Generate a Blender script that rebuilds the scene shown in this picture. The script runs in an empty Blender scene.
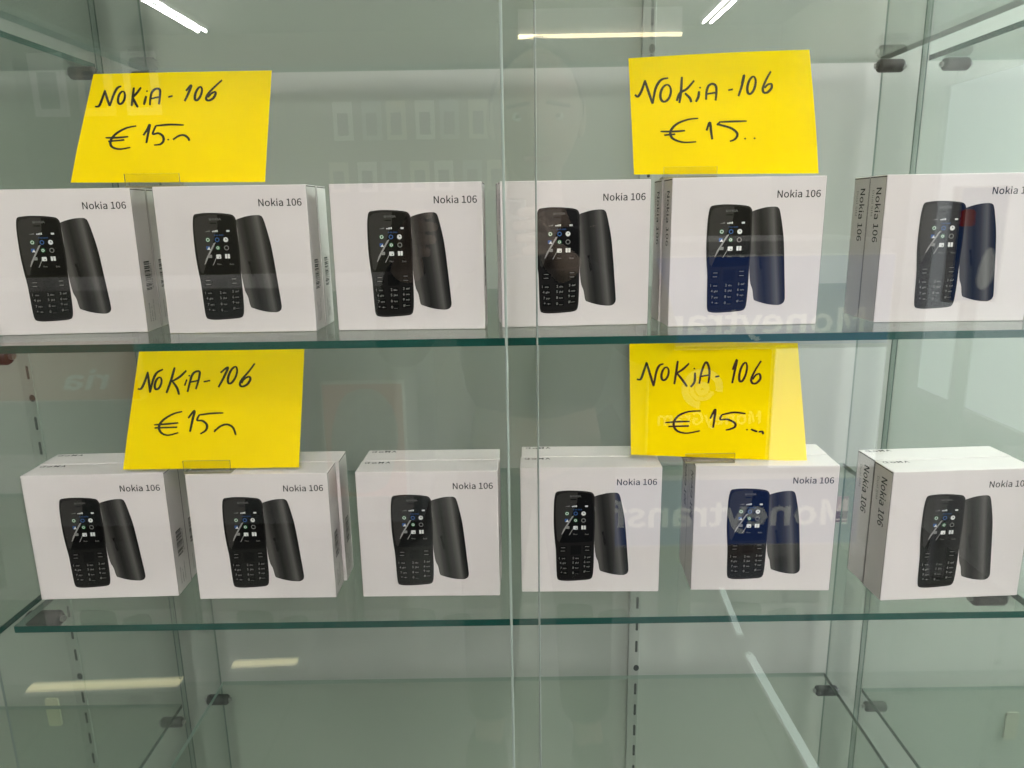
import bpy, bmesh, math, random
from mathutils import Vector, Matrix
random.seed(4)
sc = bpy.context.scene
COL = sc.collection
# measured layout of the display (metres, camera eye at the origin of x,y)
CAM = dict(f=732.952, pitch=0.230415, yaw=0.002215, roll=-0.016349)
BOXES = [(1,-0.3768,0.6224,0.0559),(1,-0.2283,0.6150,-0.0053),(1,-0.0855,0.6154,-0.0336),(1,0.0535,0.6223,0.0450),(1,0.1922,0.6094,0.0206),(1,0.3671,0.6129,-0.0187),(2,-0.3742,0.6126,0.0284),(2,-0.2272,0.6075,-0.0053),(2,-0.0778,0.6069,-0.0113),(2,0.0670,0.6106,-0.0231),(2,0.2217,0.6086,-0.0404),(2,0.3834,0.5899,0.0456)]
ART = {'front': [(-28.66, 98.27), (-20.65, 99.03), (-9.64, 98.7), (-1.12, 97.67), (1.87, 96.22), (3.29, 93.22), (3.48, 87.83), (3.79, 75.75), (3.85, 63.55), (3.42, 51.22), (3.3, 40.0), (3.18, 28.68), (2.62, 18.52), (1.35, 14.06), (-1.67, 12.43), (-10.0, 11.63), (-21.49, 11.12), (-27.81, 11.83), (-29.95, 14.04), (-30.54, 20.17), (-30.88, 31.58), (-31.22, 42.87), (-32.11, 51.58), (-32.97, 63.91), (-33.08, 76.1), (-32.7, 88.16), (-31.69, 95.32), (-30.56, 97.45)], 'glass': [(-27.58, 96.24), (-19.52, 97.6), (-8.5, 97.26), (-1.22, 96.01), (0.87, 93.84), (1.86, 85.44), (2.41, 73.34), (2.35, 61.11), (1.66, 51.24), (-1.41, 50.03), (-11.49, 49.14), (-22.77, 49.01), (-28.37, 49.56), (-29.86, 51.56), (-30.98, 63.89), (-31.35, 76.09), (-31.23, 88.14), (-30.06, 94.11)], 'shine': [(-27.58, 96.24), (-19.52, 97.6), (-11.57, 97.29), (-12.16, 87.97), (-15.09, 80.77), (-19.59, 68.67), (-24.69, 57.69), (-28.12, 49.56), (-29.86, 51.56), (-30.98, 63.89), (-31.35, 76.09), (-31.23, 88.14), (-30.06, 94.11)], 'back': [(3.25, 92.39), (4.8, 93.81), (13.53, 96.11), (20.93, 96.65), (23.98, 96.02), (25.71, 93.62), (27.79, 85.2), (30.29, 71.85), (32.03, 54.64), (33.28, 39.69), (34.54, 24.53), (34.36, 20.08), (32.34, 17.55), (28.48, 16.69), (19.62, 17.69), (10.85, 20.34), (8.41, 22.28), (7.04, 29.9), (5.04, 34.96), (3.94, 42.5), (3.42, 51.22), (3.79, 75.75), (3.48, 87.83)], 'screen': [(-24.18, 86.88), (-1.18, 86.07), (-2.09, 55.61), (-22.36, 55.2)], 'icons': [(-21.12, 77.44), (-13.45, 77.37), (-6.4, 77.31), (-21.31, 70.89), (-13.5, 70.81), (-6.43, 70.74), (-20.52, 64.04), (-13.57, 63.72), (-6.34, 63.9)], 'signal': [(-21.02, 84.45), (-14.85, 84.39), (-3.76, 84.29)], 'words': [(-13.72, 57.45), (-3.24, 57.35)], 'streak': [(-14.82, 75.32), (-16.72, 74.73), (-24.4, 61.99), (-26.23, 57.09), (-25.31, 57.69), (-21.78, 63.8)], 'streak2': [(-14.94, 63.74), (-15.85, 63.13), (-19.53, 56.4), (-18.49, 57.01)], 'nokia': [(-18.53, 94.01), (-8.5, 93.33)], 'ear': [(-18.1, 91.26), (-13.22, 90.74)], 'navi': [(-17.93, 46.47), (-8.13, 46.62), (-8.43, 37.62), (-18.03, 37.1)], 'softk': [(-24.36, 44.05), (-24.57, 40.93), (-2.7, 45.07), (-2.65, 41.57)], 'keys': [(-25.31, 33.78), (-13.07, 33.9), (-2.55, 34.67), (-24.73, 29.24), (-13.22, 29.49), (-2.82, 30.01), (-24.18, 24.17), (-13.28, 24.43), (-3.08, 25.58), (-23.75, 19.33), (-13.34, 19.34), (-3.1, 20.75)], 'nokback': [(10.1, 59.19), (12.43, 46.15)], 'title': [(22.91, 103.62), (58.13, 103.99), (23.19, 109.38)], 'side': [(13.19, 109.42), (22.32, 110.88), (13.45, 61.91), (23.79, 67.29), (6.53, 107.32), (6.43, 87.04)], 'side6': [(13.48, 111.84), (22.78, 111.35), (14.72, 65.65), (22.75, 65.95), (8.29, 112.11), (9.37, 90.64)], 'bar': [(8.92, 58.45), (19.09, 58.12), (10.38, 34.84), (20.27, 34.97), (26.65, 57.49), (35.91, 59.14), (33.48, 34.75), (11.85, 23.01), (20.61, 4.61), (7.9, 59.05)], 'top': [(-58.46, 29.96), (-52.4, 29.89), (-46.35, 29.83), (-38.28, 29.74)]}
NOTES = [{'P': [-0.28688, 0.63675, 0.02884], 'corner': [(-58.47, 89.97), (90.39, 89.97), (81.41, -1.07), (-81.44, 1.07)], 'strokes': [[(-58.07, 63.13), (-54.64, 63.6), (-51.68, 69.52), (-49.02, 76.48)], [(-49.4, 76.14), (-47.56, 69.45), (-45.7, 63.28)], [(-45.7, 63.28), (-41.66, 73.21), (-38.57, 78.06), (-35.29, 79.41)], [(-33.1, 74.4), (-32.54, 72.66), (-32.7, 70.26), (-33.56, 67.79), (-34.9, 65.84), (-36.4, 64.89), (-37.68, 65.18), (-38.45, 66.63), (-38.5, 68.89), (-37.84, 71.41), (-36.61, 73.57), (-35.12, 74.85), (-33.74, 74.94), (-32.79, 73.82)], [(-24.79, 78.19), (-26.01, 70.85), (-27.26, 62.98)], [(-18.89, 78.09), (-22.67, 73.42), (-26.41, 69.81)], [(-26.06, 69.8), (-24.1, 65.56), (-22.12, 61.67)], [(-14.9, 71.02), (-15.97, 67.18), (-17.01, 63.69)], [(-14.38, 74.69), (-13.65, 75.03)], [(-12.02, 63.26), (-11.41, 68.86), (-9.76, 74.09), (-6.42, 76.66), (-3.24, 75.73), (-3.5, 69.61), (-4.47, 63.83)], [(-11.43, 68.51), (-3.48, 70.13)], [(3.48, 69.67), (7.28, 70.66)], [(18.54, 74.5), (23.01, 78.98), (20.61, 72.72), (17.12, 66.11)], [(31.68, 76.79), (31.9, 74.92), (31.37, 72.35), (30.22, 69.7), (28.73, 67.63), (27.25, 66.64), (26.16, 66.97), (25.71, 68.54), (26.02, 70.96), (27.01, 73.65), (28.44, 75.95), (29.96, 77.3), (31.2, 77.38), (31.86, 76.16)], [(48.91, 82.75), (42.25, 77.09), (37.04, 71.92), (35.09, 67.75), (37.18, 66.31), (40.83, 68.0), (43.11, 71.47), (42.46, 73.23), (39.55, 71.88), (36.56, 68.78)], [(-24.05, 46.58), (-32.56, 44.96), (-41.38, 40.34), (-45.96, 34.6), (-45.1, 29.82), (-38.73, 27.77), (-29.68, 29.04)], [(-50.14, 37.31), (-40.99, 37.16), (-31.08, 37.88)], [(-48.13, 34.28), (-34.43, 35.29)], [(-18.47, 38.73), (-15.03, 43.44), (-12.71, 47.45), (-14.47, 39.9), (-16.24, 32.35)], [(15.6, 46.63), (3.43, 47.19), (-8.09, 46.32)], [(-7.73, 46.31), (-10.52, 39.84), (-5.84, 40.29), (-2.35, 37.94), (-1.79, 34.23), (-4.43, 31.27), (-9.84, 30.65)], [(1.84, 35.05), (2.54, 34.69)], [(6.14, 34.81), (11.3, 37.9), (15.62, 38.18), (18.76, 36.01), (19.74, 33.53)]], 'hold': [[-0.32064, 0.63275, 0.03587], [-0.27504, 0.63275, 0.02794]], 'zt': 0.02435}, {'P': [0.17982, 0.63382, 0.02807], 'corner': [(-80.86, 95.16), (69.82, 101.23), (76.76, -0.75), (-76.79, 0.75)], 'strokes': [[(-75.72, 65.65), (-73.36, 63.95), (-70.27, 68.56), (-67.17, 77.15)], [(-67.51, 76.82), (-64.51, 67.63), (-61.17, 57.76)], [(-61.16, 58.09), (-58.73, 70.03), (-54.28, 76.94), (-48.17, 78.5)], [(-47.26, 72.1), (-46.22, 69.73), (-46.2, 66.51), (-47.22, 63.23), (-49.01, 60.67), (-51.16, 59.47), (-53.12, 59.92), (-54.43, 61.91), (-54.76, 64.95), (-54.04, 68.31), (-52.44, 71.15), (-50.35, 72.8), (-48.28, 72.86), (-46.73, 71.3)], [(-36.98, 79.31), (-37.7, 68.03), (-39.09, 58.06)], [(-26.82, 76.15), (-32.77, 69.61), (-38.72, 66.05), (-41.29, 59.76)], [(-34.48, 65.98), (-30.59, 62.09), (-29.24, 58.57)], [(-22.77, 67.45), (-23.46, 62.8), (-25.5, 58.84)], [(-22.09, 70.1), (-21.92, 70.43)], [(-17.01, 60.37), (-16.66, 66.85), (-14.96, 71.64), (-11.57, 73.25), (-8.86, 71.21), (-8.52, 65.88), (-9.2, 59.57)], [(-16.67, 65.02), (-8.52, 66.22)], [(1.32, 67.89), (5.22, 68.65)], [(12.5, 73.02), (14.53, 80.12), (12.84, 72.18), (9.8, 62.92)], [(23.49, 77.97), (24.13, 75.63), (23.92, 72.33), (22.91, 68.89), (21.34, 66.13), (19.61, 64.73), (18.13, 65.04), (17.26, 66.98), (17.21, 70.07), (18.01, 73.56), (19.44, 76.61), (21.17, 78.46), (22.76, 78.67), (23.85, 77.19)], [(36.87, 83.07), (32.83, 76.01), (30.14, 69.41), (30.83, 65.91), (33.89, 65.86), (37.27, 69.29), (37.25, 72.61), (34.2, 72.17), (31.5, 69.39)], [(-23.49, 45.46), (-31.99, 44.6), (-41.35, 41.08), (-46.48, 35.14), (-44.63, 29.42), (-36.12, 26.27), (-25.22, 26.42)], [(-54.82, 35.28), (-43.93, 35.1), (-34.39, 35.61)], [(-51.77, 32.22), (-42.57, 32.9)], [(-16.7, 35.33), (-13.97, 41.97), (-12.96, 35.1), (-11.94, 28.05)], [(16.63, 42.64), (5.41, 42.49), (-6.15, 42.18)], [(-5.47, 42.16), (-7.51, 40.19), (-5.47, 39.83), (3.71, 37.0), (8.82, 32.57), (7.13, 28.24), (2.7, 26.31)], [(14.95, 28.79), (15.64, 27.94)], [(22.78, 28.99), (23.64, 27.97)]], 'hold': [[0.127, 0.62982, 0.0342], [0.17103, 0.62982, 0.02794]], 'zt': 0.02435}, {'P': [-0.2687, 0.61432, -0.21647], 'corner': [(-58.02, 109.07), (86.39, 106.77), (77.86, -0.2), (-77.9, 0.2)], 'strokes': [[(-61.4, 71.52), (-58.3, 71.82), (-54.75, 78.29), (-51.82, 86.32)], [(-52.18, 85.98), (-51.35, 77.38), (-50.73, 67.91)], [(-50.72, 68.26), (-47.67, 79.04), (-44.14, 85.34), (-38.52, 88.34)], [(-40.67, 80.59), (-40.25, 78.77), (-40.58, 76.28), (-41.59, 73.73), (-43.02, 71.75), (-44.52, 70.82), (-45.74, 71.16), (-46.37, 72.69), (-46.27, 75.04), (-45.44, 77.64), (-44.11, 79.85), (-42.59, 81.13), (-41.25, 81.18), (-40.41, 79.97)], [(-28.33, 89.89), (-31.88, 78.79), (-36.49, 67.34)], [(-18.15, 86.98), (-24.57, 81.25), (-31.95, 77.25)], [(-30.73, 77.57), (-27.02, 71.84), (-25.38, 65.79)], [(-18.13, 79.09), (-20.24, 73.62)], [(-16.12, 82.15), (-15.59, 82.48)], [(-17.89, 68.08), (-15.48, 76.81), (-12.8, 83.64), (-8.92, 86.15), (-6.56, 85.08), (-7.86, 78.41), (-10.58, 70.37)], [(-15.14, 76.63), (-7.18, 78.23)], [(-3.46, 76.79), (2.43, 77.9)], [(11.61, 84.45), (18.3, 89.15), (14.55, 80.63), (9.4, 71.78)], [(26.19, 88.56), (26.4, 86.0), (25.57, 82.51), (23.92, 78.95), (21.83, 76.19), (19.83, 74.9), (18.39, 75.39), (17.87, 77.55), (18.4, 80.85), (19.85, 84.48), (21.85, 87.56), (23.93, 89.34), (25.58, 89.38), (26.4, 87.69)], [(42.08, 92.2), (37.05, 85.76), (30.61, 78.66), (28.39, 74.23), (30.38, 72.13), (34.91, 74.12), (37.82, 78.54), (36.18, 80.63), (31.97, 78.29), (29.79, 74.89)], [(-23.07, 50.93), (-31.07, 48.98), (-39.89, 43.94), (-43.92, 38.47), (-42.77, 32.91), (-36.68, 30.22), (-27.28, 32.32)], [(-48.35, 39.58), (-37.99, 40.11), (-26.92, 40.97)], [(-48.12, 36.81), (-28.11, 37.18)], [(-18.14, 44.98), (-12.37, 51.45), (-14.43, 43.19), (-17.09, 32.85)], [(13.01, 49.15), (1.64, 48.81), (-8.74, 47.59)], [(-8.4, 47.59), (-10.3, 43.13), (-5.5, 42.36), (-1.86, 38.67), (-3.08, 34.02), (-8.02, 30.98)], [(4.88, 34.58), (5.53, 33.71)], [(4.11, 32.52), (9.8, 37.27), (15.9, 38.91), (20.96, 36.06), (23.3, 29.45)]], 'hold': [[-0.29106, 0.61032, -0.20777], [-0.24976, 0.61032, -0.21892]], 'zt': -0.21997}, {'P': [0.18209, 0.62091, -0.21647], 'corner': [(-79.49, 105.47), (68.91, 101.34), (78.44, -4.33), (-78.42, 4.33)], 'strokes': [[(-73.16, 71.79), (-69.7, 71.56), (-66.89, 78.62), (-64.25, 86.71)], [(-64.43, 86.37), (-61.37, 75.93), (-58.14, 65.13)], [(-58.14, 65.48), (-55.83, 77.58), (-53.03, 83.42), (-49.22, 84.91)], [(-45.58, 81.05), (-44.89, 79.1), (-44.96, 76.42), (-45.79, 73.64), (-47.17, 71.46), (-48.76, 70.4), (-50.18, 70.72), (-51.09, 72.34), (-51.25, 74.87), (-50.63, 77.69), (-49.39, 80.12), (-47.82, 81.56), (-46.3, 81.66), (-45.22, 80.4)], [(-36.77, 87.31), (-38.19, 77.3), (-39.95, 66.58)], [(-26.75, 84.9), (-32.3, 79.8), (-38.54, 75.92)], [(-37.5, 76.25), (-32.67, 70.28), (-28.53, 64.32)], [(-21.58, 76.69), (-21.95, 68.72), (-25.42, 63.92)], [(-22.44, 80.16), (-21.92, 80.33)], [(-17.8, 66.57), (-16.05, 76.08), (-13.27, 83.82), (-11.2, 85.52), (-9.13, 80.64), (-8.79, 74.23), (-9.83, 66.97)], [(-16.75, 73.15), (-8.79, 74.4)], [(-3.6, 72.59), (0.03, 73.23)], [(11.62, 78.58), (15.41, 87.52), (13.69, 78.2), (11.28, 66.63)], [(24.0, 83.84), (24.43, 81.15), (24.02, 77.29), (22.87, 73.2), (21.24, 69.88), (19.55, 68.13), (18.2, 68.39), (17.52, 70.6), (17.68, 74.2), (18.64, 78.33), (20.16, 81.97), (21.87, 84.25), (23.37, 84.6), (24.27, 82.95)], [(36.83, 86.14), (31.67, 77.92), (28.23, 70.18), (29.28, 66.52), (32.74, 66.47), (36.19, 70.23), (35.49, 74.39), (32.37, 73.75), (29.27, 69.64)], [(-16.45, 42.57), (-27.21, 42.04), (-35.89, 38.69), (-40.42, 32.48), (-38.36, 25.82), (-29.69, 22.88), (-17.17, 24.78)], [(-48.06, 32.61), (-35.91, 33.29), (-26.19, 33.31)], [(-45.3, 29.07), (-26.89, 29.3)], [(-8.13, 35.46), (-3.61, 43.76), (-4.31, 35.93), (-5.53, 27.39)], [(23.45, 39.5), (12.69, 40.71), (2.28, 38.78)], [(2.28, 38.78), (0.89, 34.62), (7.49, 34.52), (13.74, 31.28), (13.74, 27.79), (9.23, 25.76), (5.76, 25.12)], [(23.99, 25.88), (25.21, 24.46)], [(27.99, 25.47), (32.51, 23.65), (33.9, 23.63)], [(34.94, 22.91), (38.07, 23.21), (39.12, 20.75)]], 'hold': [[0.15118, 0.61691, -0.21082], [0.195, 0.61691, -0.2218]], 'zt': -0.21997}]

EYE = 1.25                      # eye height above the shop floor
XL, XR, YF, YR = -0.43323, 0.44816, 0.56684, 0.948
Z_TOP, Z_UP, Z_LOW, Z_BOT = EYE+0.17476, EYE-0.09589, EYE-0.3402, EYE-0.66385
BW, BH, BD = 0.125, 0.12024, 0.0296
WALL_Y = 0.985
ROOM = (-6.6, 3.6, -9.4, WALL_Y, 0.0, 3.6)
XW = 1.62                       # the wall to the right of the cabinet

# ------------------------------------------------------------------ materials
MATS = {}
def nodes(name):
    m = bpy.data.materials.new(name); m.use_nodes = True
    nt = m.node_tree; nt.nodes.clear()
    out = nt.nodes.new('ShaderNodeOutputMaterial')
    return m, nt, out
def plain(name, col, rough=0.5, metal=0.0, spec=0.5, noise=0.0, scale=40.0, bump=0.0):
    if name in MATS: return MATS[name]
    m, nt, out = nodes(name)
    b = nt.nodes.new('ShaderNodeBsdfPrincipled')
    b.inputs['Roughness'].default_value = rough; b.inputs['Metallic'].default_value = metal
    b.inputs['Specular IOR Level'].default_value = spec
    b.inputs['Base Color'].default_value = (*col, 1)
    if noise or bump:
        tc = nt.nodes.new('ShaderNodeTexCoord'); n = nt.nodes.new('ShaderNodeTexNoise')
        n.inputs['Scale'].default_value = scale; n.inputs['Detail'].default_value = 4
        nt.links.new(tc.outputs['Object'], n.inputs['Vector'])
        if noise:
            r = nt.nodes.new('ShaderNodeValToRGB')
            r.color_ramp.elements[0].position = 0.3; r.color_ramp.elements[1].position = 0.7
            r.color_ramp.elements[0].color = (*[c*(1-noise) for c in col], 1)
            r.color_ramp.elements[1].color = (*[min(1, c*(1+noise)) for c in col], 1)
            nt.links.new(n.outputs['Fac'], r.inputs['Fac']); nt.links.new(r.outputs['Color'], b.inputs['Base Color'])
        if bump:
            bp = nt.nodes.new('ShaderNodeBump'); bp.inputs['Strength'].default_value = bump; bp.inputs['Distance'].default_value = 0.002
            nt.links.new(n.outputs['Fac'], bp.inputs['Height']); nt.links.new(bp.outputs['Normal'], b.inputs['Normal'])
    nt.links.new(b.outputs[0], out.inputs[0]); MATS[name] = m
    return m
def emit(name, col, strength):
    if name in MATS: return MATS[name]
    m, nt, out = nodes(name)
    e = nt.nodes.new('ShaderNodeEmission'); e.inputs[0].default_value = (*col, 1); e.inputs[1].default_value = strength
    nt.links.new(e.outputs[0], out.inputs[0]); MATS[name] = m
    return m
def thin_glass(name, tint, f0=0.04, rough=0.0):
    """one surface of a glass sheet: lets light straight through, mirrors by the Schlick term"""
    if name in MATS: return MATS[name]
    m, nt, out = nodes(name)
    N = nt.nodes.new; L = nt.links.new
    g = N('ShaderNodeNewGeometry'); dp = N('ShaderNodeVectorMath'); dp.operation = 'DOT_PRODUCT'
    L(g.outputs['Normal'], dp.inputs[0]); L(g.outputs['Incoming'], dp.inputs[1])
    ab = N('ShaderNodeMath'); ab.operation = 'ABSOLUTE'; L(dp.outputs['Value'], ab.inputs[0])
    om = N('ShaderNodeMath'); om.operation = 'SUBTRACT'; om.inputs[0].default_value = 1; L(ab.outputs[0], om.inputs[1]); om.use_clamp = True
    pw = N('ShaderNodeMath'); pw.operation = 'POWER'; L(om.outputs[0], pw.inputs[0]); pw.inputs[1].default_value = 5
    ml = N('ShaderNodeMath'); ml.operation = 'MULTIPLY_ADD'; L(pw.outputs[0], ml.inputs[0]); ml.inputs[1].default_value = 1-f0; ml.inputs[2].default_value = f0
    tr = N('ShaderNodeBsdfTransparent'); tr.inputs[0].default_value = (*tint, 1)
    gl = N('ShaderNodeBsdfGlossy'); gl.inputs['Roughness'].default_value = rough
    mx = N('ShaderNodeMixShader'); L(ml.outputs[0], mx.inputs[0]); L(tr.outputs[0], mx.inputs[1]); L(gl.outputs[0], mx.inputs[2])
    L(mx.outputs[0], out.inputs[0]); MATS[name] = m
    return m

DOOR = thin_glass('door_glass', (0.972, 0.978, 0.968))
SHELF = thin_glass('shelf_glass', (0.905, 0.94, 0.905))
SIDE = thin_glass('side_glass', (0.95, 0.972, 0.96))
ACRYL = thin_glass('clear_acrylic', (0.972, 0.968, 0.955), 0.02)
EDGE = plain('cut_glass_edge', (0.006, 0.062, 0.048), 0.25, spec=0.6)
EDGE_L = plain('pale_glass_edge', (0.27, 0.32, 0.28), 0.3)
EDGE_G = plain('grey_glass_edge', (0.12, 0.16, 0.14), 0.3)
ACRYL_E = plain('acrylic_edge', (0.22, 0.2, 0.12), 0.3)
CARD = plain('white_card', (0.70, 0.645, 0.64), 0.55, spec=0.25, noise=0.015, scale=30)
SEAM = plain('carton_seam', (0.10, 0.085, 0.075), 0.8)
INK = plain('black_print', (0.018, 0.017, 0.018), 0.5, spec=0.2)
INK_G = plain('grey_print', (0.25, 0.235, 0.22), 0.6, spec=0.2)
BODY = plain('phone_body_print', (0.008, 0.0072, 0.0068), 0.6, spec=0.08)
RIM = plain('phone_rim_print', (0.022, 0.02, 0.019), 0.6, spec=0.08)
SCREEN = plain('phone_glass_print', (0.002, 0.002, 0.0022), 0.6, spec=0.05)
SHINE = plain('phone_shine_print', (0.033, 0.031, 0.029), 0.6, spec=0.05)
STREAK = plain('phone_streak_print', (0.30, 0.29, 0.28), 0.5, spec=0.2)
KEYP = plain('key_print', (0.004, 0.004, 0.004), 0.6, spec=0.05)
WHITE_P = plain('white_print', (0.72, 0.72, 0.70), 0.5, spec=0.2)
GREY_P = plain('key_letter_print', (0.22, 0.215, 0.205), 0.5, spec=0.2)
GREEN_P = plain('green_icon_print', (0.03, 0.16, 0.05), 0.5, spec=0.2)
BLUE_P = plain('blue_icon_print', (0.03, 0.10, 0.30), 0.5, spec=0.2)
PAPER = plain('yellow_paper', (0.93, 0.69, 0.001), 0.9, spec=0.0, noise=0.02, scale=18)
PEN = plain('marker_ink', (0.022, 0.02, 0.012), 0.6, spec=0.2)
RUBBER = plain('black_rubber', (0.02, 0.019, 0.02), 0.5)
STEEL = plain('steel_pin', (0.3, 0.3, 0.3), 0.3, metal=1)
WALLB = plain('painted_back_wall', (0.35, 0.362, 0.332), 0.6, noise=0.03, scale=3)
UPR = plain('grey_upright', (0.30, 0.31, 0.285), 0.5)
SLOT = plain('slot_dark', (0.015, 0.02, 0.018), 0.7)

def back_print():
    """the printed picture of the phone's rear cover: a photographic print with its own tones"""
    m, nt, out = nodes('phone_rear_print')
    N = nt.nodes.new; L = nt.links.new
    tc = N('ShaderNodeTexCoord'); dt = N('ShaderNodeVectorMath'); dt.operation = 'DOT_PRODUCT'
    dt.inputs[1].default_value = (1.0, 0.0, 0.105)
    L(tc.outputs['Object'], dt.inputs[0])
    mr = N('ShaderNodeMapRange'); mr.inputs[1].default_value = 0.0125; mr.inputs[2].default_value = 0.0365
    L(dt.outputs['Value'], mr.inputs[0])
    r = N('ShaderNodeValToRGB'); cr = r.color_ramp
    cr.elements[0].position = 0.0; cr.elements[0].color = (0.085, 0.08, 0.074, 1)
    cr.elements[1].position = 1.0; cr.elements[1].color = (0.008, 0.008, 0.008, 1)
    for p, c in ((0.12, 0.036), (0.30, 0.013), (0.52, 0.034), (0.74, 0.105), (0.86, 0.032)):
        e = cr.elements.new(p); e.color = (c, c*0.95, c*0.9, 1)
    L(mr.outputs[0], r.inputs[0])
    b = N('ShaderNodeBsdfPrincipled'); b.inputs['Roughness'].default_value = 0.6; b.inputs['Specular IOR Level'].default_value = 0.08
    L(r.outputs[0], b.inputs['Base Color']); L(b.outputs[0], out.inputs[0])
    return m
REAR_P = back_print()

# ------------------------------------------------------------------ mesh helpers
def link(o, parent=None):
    COL.objects.link(o)
    if parent is not None: o.parent = parent
    return o
def mesh_obj(name, bm, mats, parent=None, smooth=False):
    me = bpy.data.meshes.new(name)
    bm.normal_update()
    bm.to_mesh(me); bm.free()
    for m in (mats if isinstance(mats, (list, tuple)) else [mats]): me.materials.append(m)
    if smooth:
        for p in me.polygons: p.use_smooth = True
    return link(bpy.data.objects.new(name, me), parent)
def tag(o, label=None, cat=None, group=None, kind=None):
    if label: o['label'] = label
    if cat: o['category'] = cat
    if group: o['group'] = group
    if kind: o['kind'] = kind
    return o
def empty(name, loc, label, cat, group=None, rz=0.0):
    o = bpy.data.objects.new(name, None); o.empty_display_size = 0.05
    o.location = loc; o.rotation_euler = (0, 0, rz); link(o)
    return tag(o, label, cat, group)
def box(bm, x0, x1, y0, y1, z0, z1, mi=0, bevel=0.0, seg=2):
    vs = [bm.verts.new((x, y, z)) for x in (x0, x1) for y in (y0, y1) for z in (z0, z1)]
    idx = [(0,1,3,2),(4,6,7,5),(0,4,5,1),(2,3,7,6),(0,2,6,4),(1,5,7,3)]   # -x +x -y +y -z +z
    fs = [bm.faces.new([vs[i] for i in f]) for f in idx]
    for f in fs: f.material_index = mi
    if bevel:
        es = list({e for f in fs for e in f.edges})
        r = bmesh.ops.bevel(bm, geom=es, offset=bevel, segments=seg, affect='EDGES', profile=0.5)
        for f in r['faces']: f.material_index = mi
    return fs
def tube(bm, a, b, r0, r1=None, seg=16, mi=0, cap=True):
    a, b = Vector(a), Vector(b); r1 = r0 if r1 is None else r1
    d = (b-a).normalized(); u = d.orthogonal().normalized(); w = d.cross(u)
    A = [bm.verts.new(a+(u*math.cos(t)+w*math.sin(t))*r0) for t in [2*math.pi*i/seg for i in range(seg)]]
    B = [bm.verts.new(b+(u*math.cos(t)+w*math.sin(t))*r1) for t in [2*math.pi*i/seg for i in range(seg)]]
    fs = [bm.faces.new((A[i], A[(i+1)%seg], B[(i+1)%seg], B[i])) for i in range(seg)]
    if cap: fs += [bm.faces.new(A[::-1]), bm.faces.new(B)]
    for f in fs: f.material_index = mi
    return fs
def catmull(pts, n=6, closed=False):
    P = [Vector(p) for p in pts]; out = []
    m = len(P); rng = range(m) if closed else range(m-1)
    for i in rng:
        p0 = P[(i-1)%m] if closed or i > 0 else P[0]
        p1 = P[i]; p2 = P[(i+1)%m]
        p3 = P[(i+2)%m] if closed or i+2 < m else P[-1]
        for k in range(n):
            t = k/n
            out.append(0.5*((2*p1)+(p2-p0)*t+(2*p0-5*p1+4*p2-p3)*t*t+(3*p1-p0-3*p2+p3)*t**3))
    if not closed: out.append(P[-1])
    return out
def shape(bm, pts, y, mi=0):
    """a flat printed shape on the plane y, points in millimetres (x, z)"""
    vs = [bm.verts.new((p[0]*1e-3, y, p[1]*1e-3)) for p in pts]
    f = bm.faces.new(vs); f.normal_update()
    if f.normal.y > 0: f.normal_flip()
    f.material_index = mi
    bmesh.ops.triangulate(bm, faces=[f])
def disc(bm, c, r, y, mi=0, n=14, ry=None):
    shape(bm, [(c[0]+r*math.cos(2*math.pi*i/n), c[1]+(ry or r)*math.sin(2*math.pi*i/n)) for i in range(n)], y, mi)
def ring(bm, c, r, w, y, mi=0, n=16, a0=0, a1=2*math.pi):
    prev = None
    for i in range(n+1):
        t = a0+(a1-a0)*i/n
        cur = [bm.verts.new(((c[0]+q*math.cos(t))*1e-3, y, (c[1]+q*math.sin(t))*1e-3)) for q in (r-w/2, r+w/2)]
        if prev:
            f = bm.faces.new((prev[0], prev[1], cur[1], cur[0])); f.material_index = mi
            f.normal_update()
            if f.normal.y > 0: f.normal_flip()
        prev = cur
def rrect(x0, z0, x1, z1, r, n=4):
    pts = []
    for cx, cz, a in ((x1-r, z1-r, 0), (x0+r, z1-r, 90), (x0+r, z0+r, 180), (x1-r, z0+r, 270)):
        for k in range(n+1):
            t = math.radians(a+90*k/n); pts.append((cx+r*math.cos(t), cz+r*math.sin(t)))
    return pts
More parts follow.
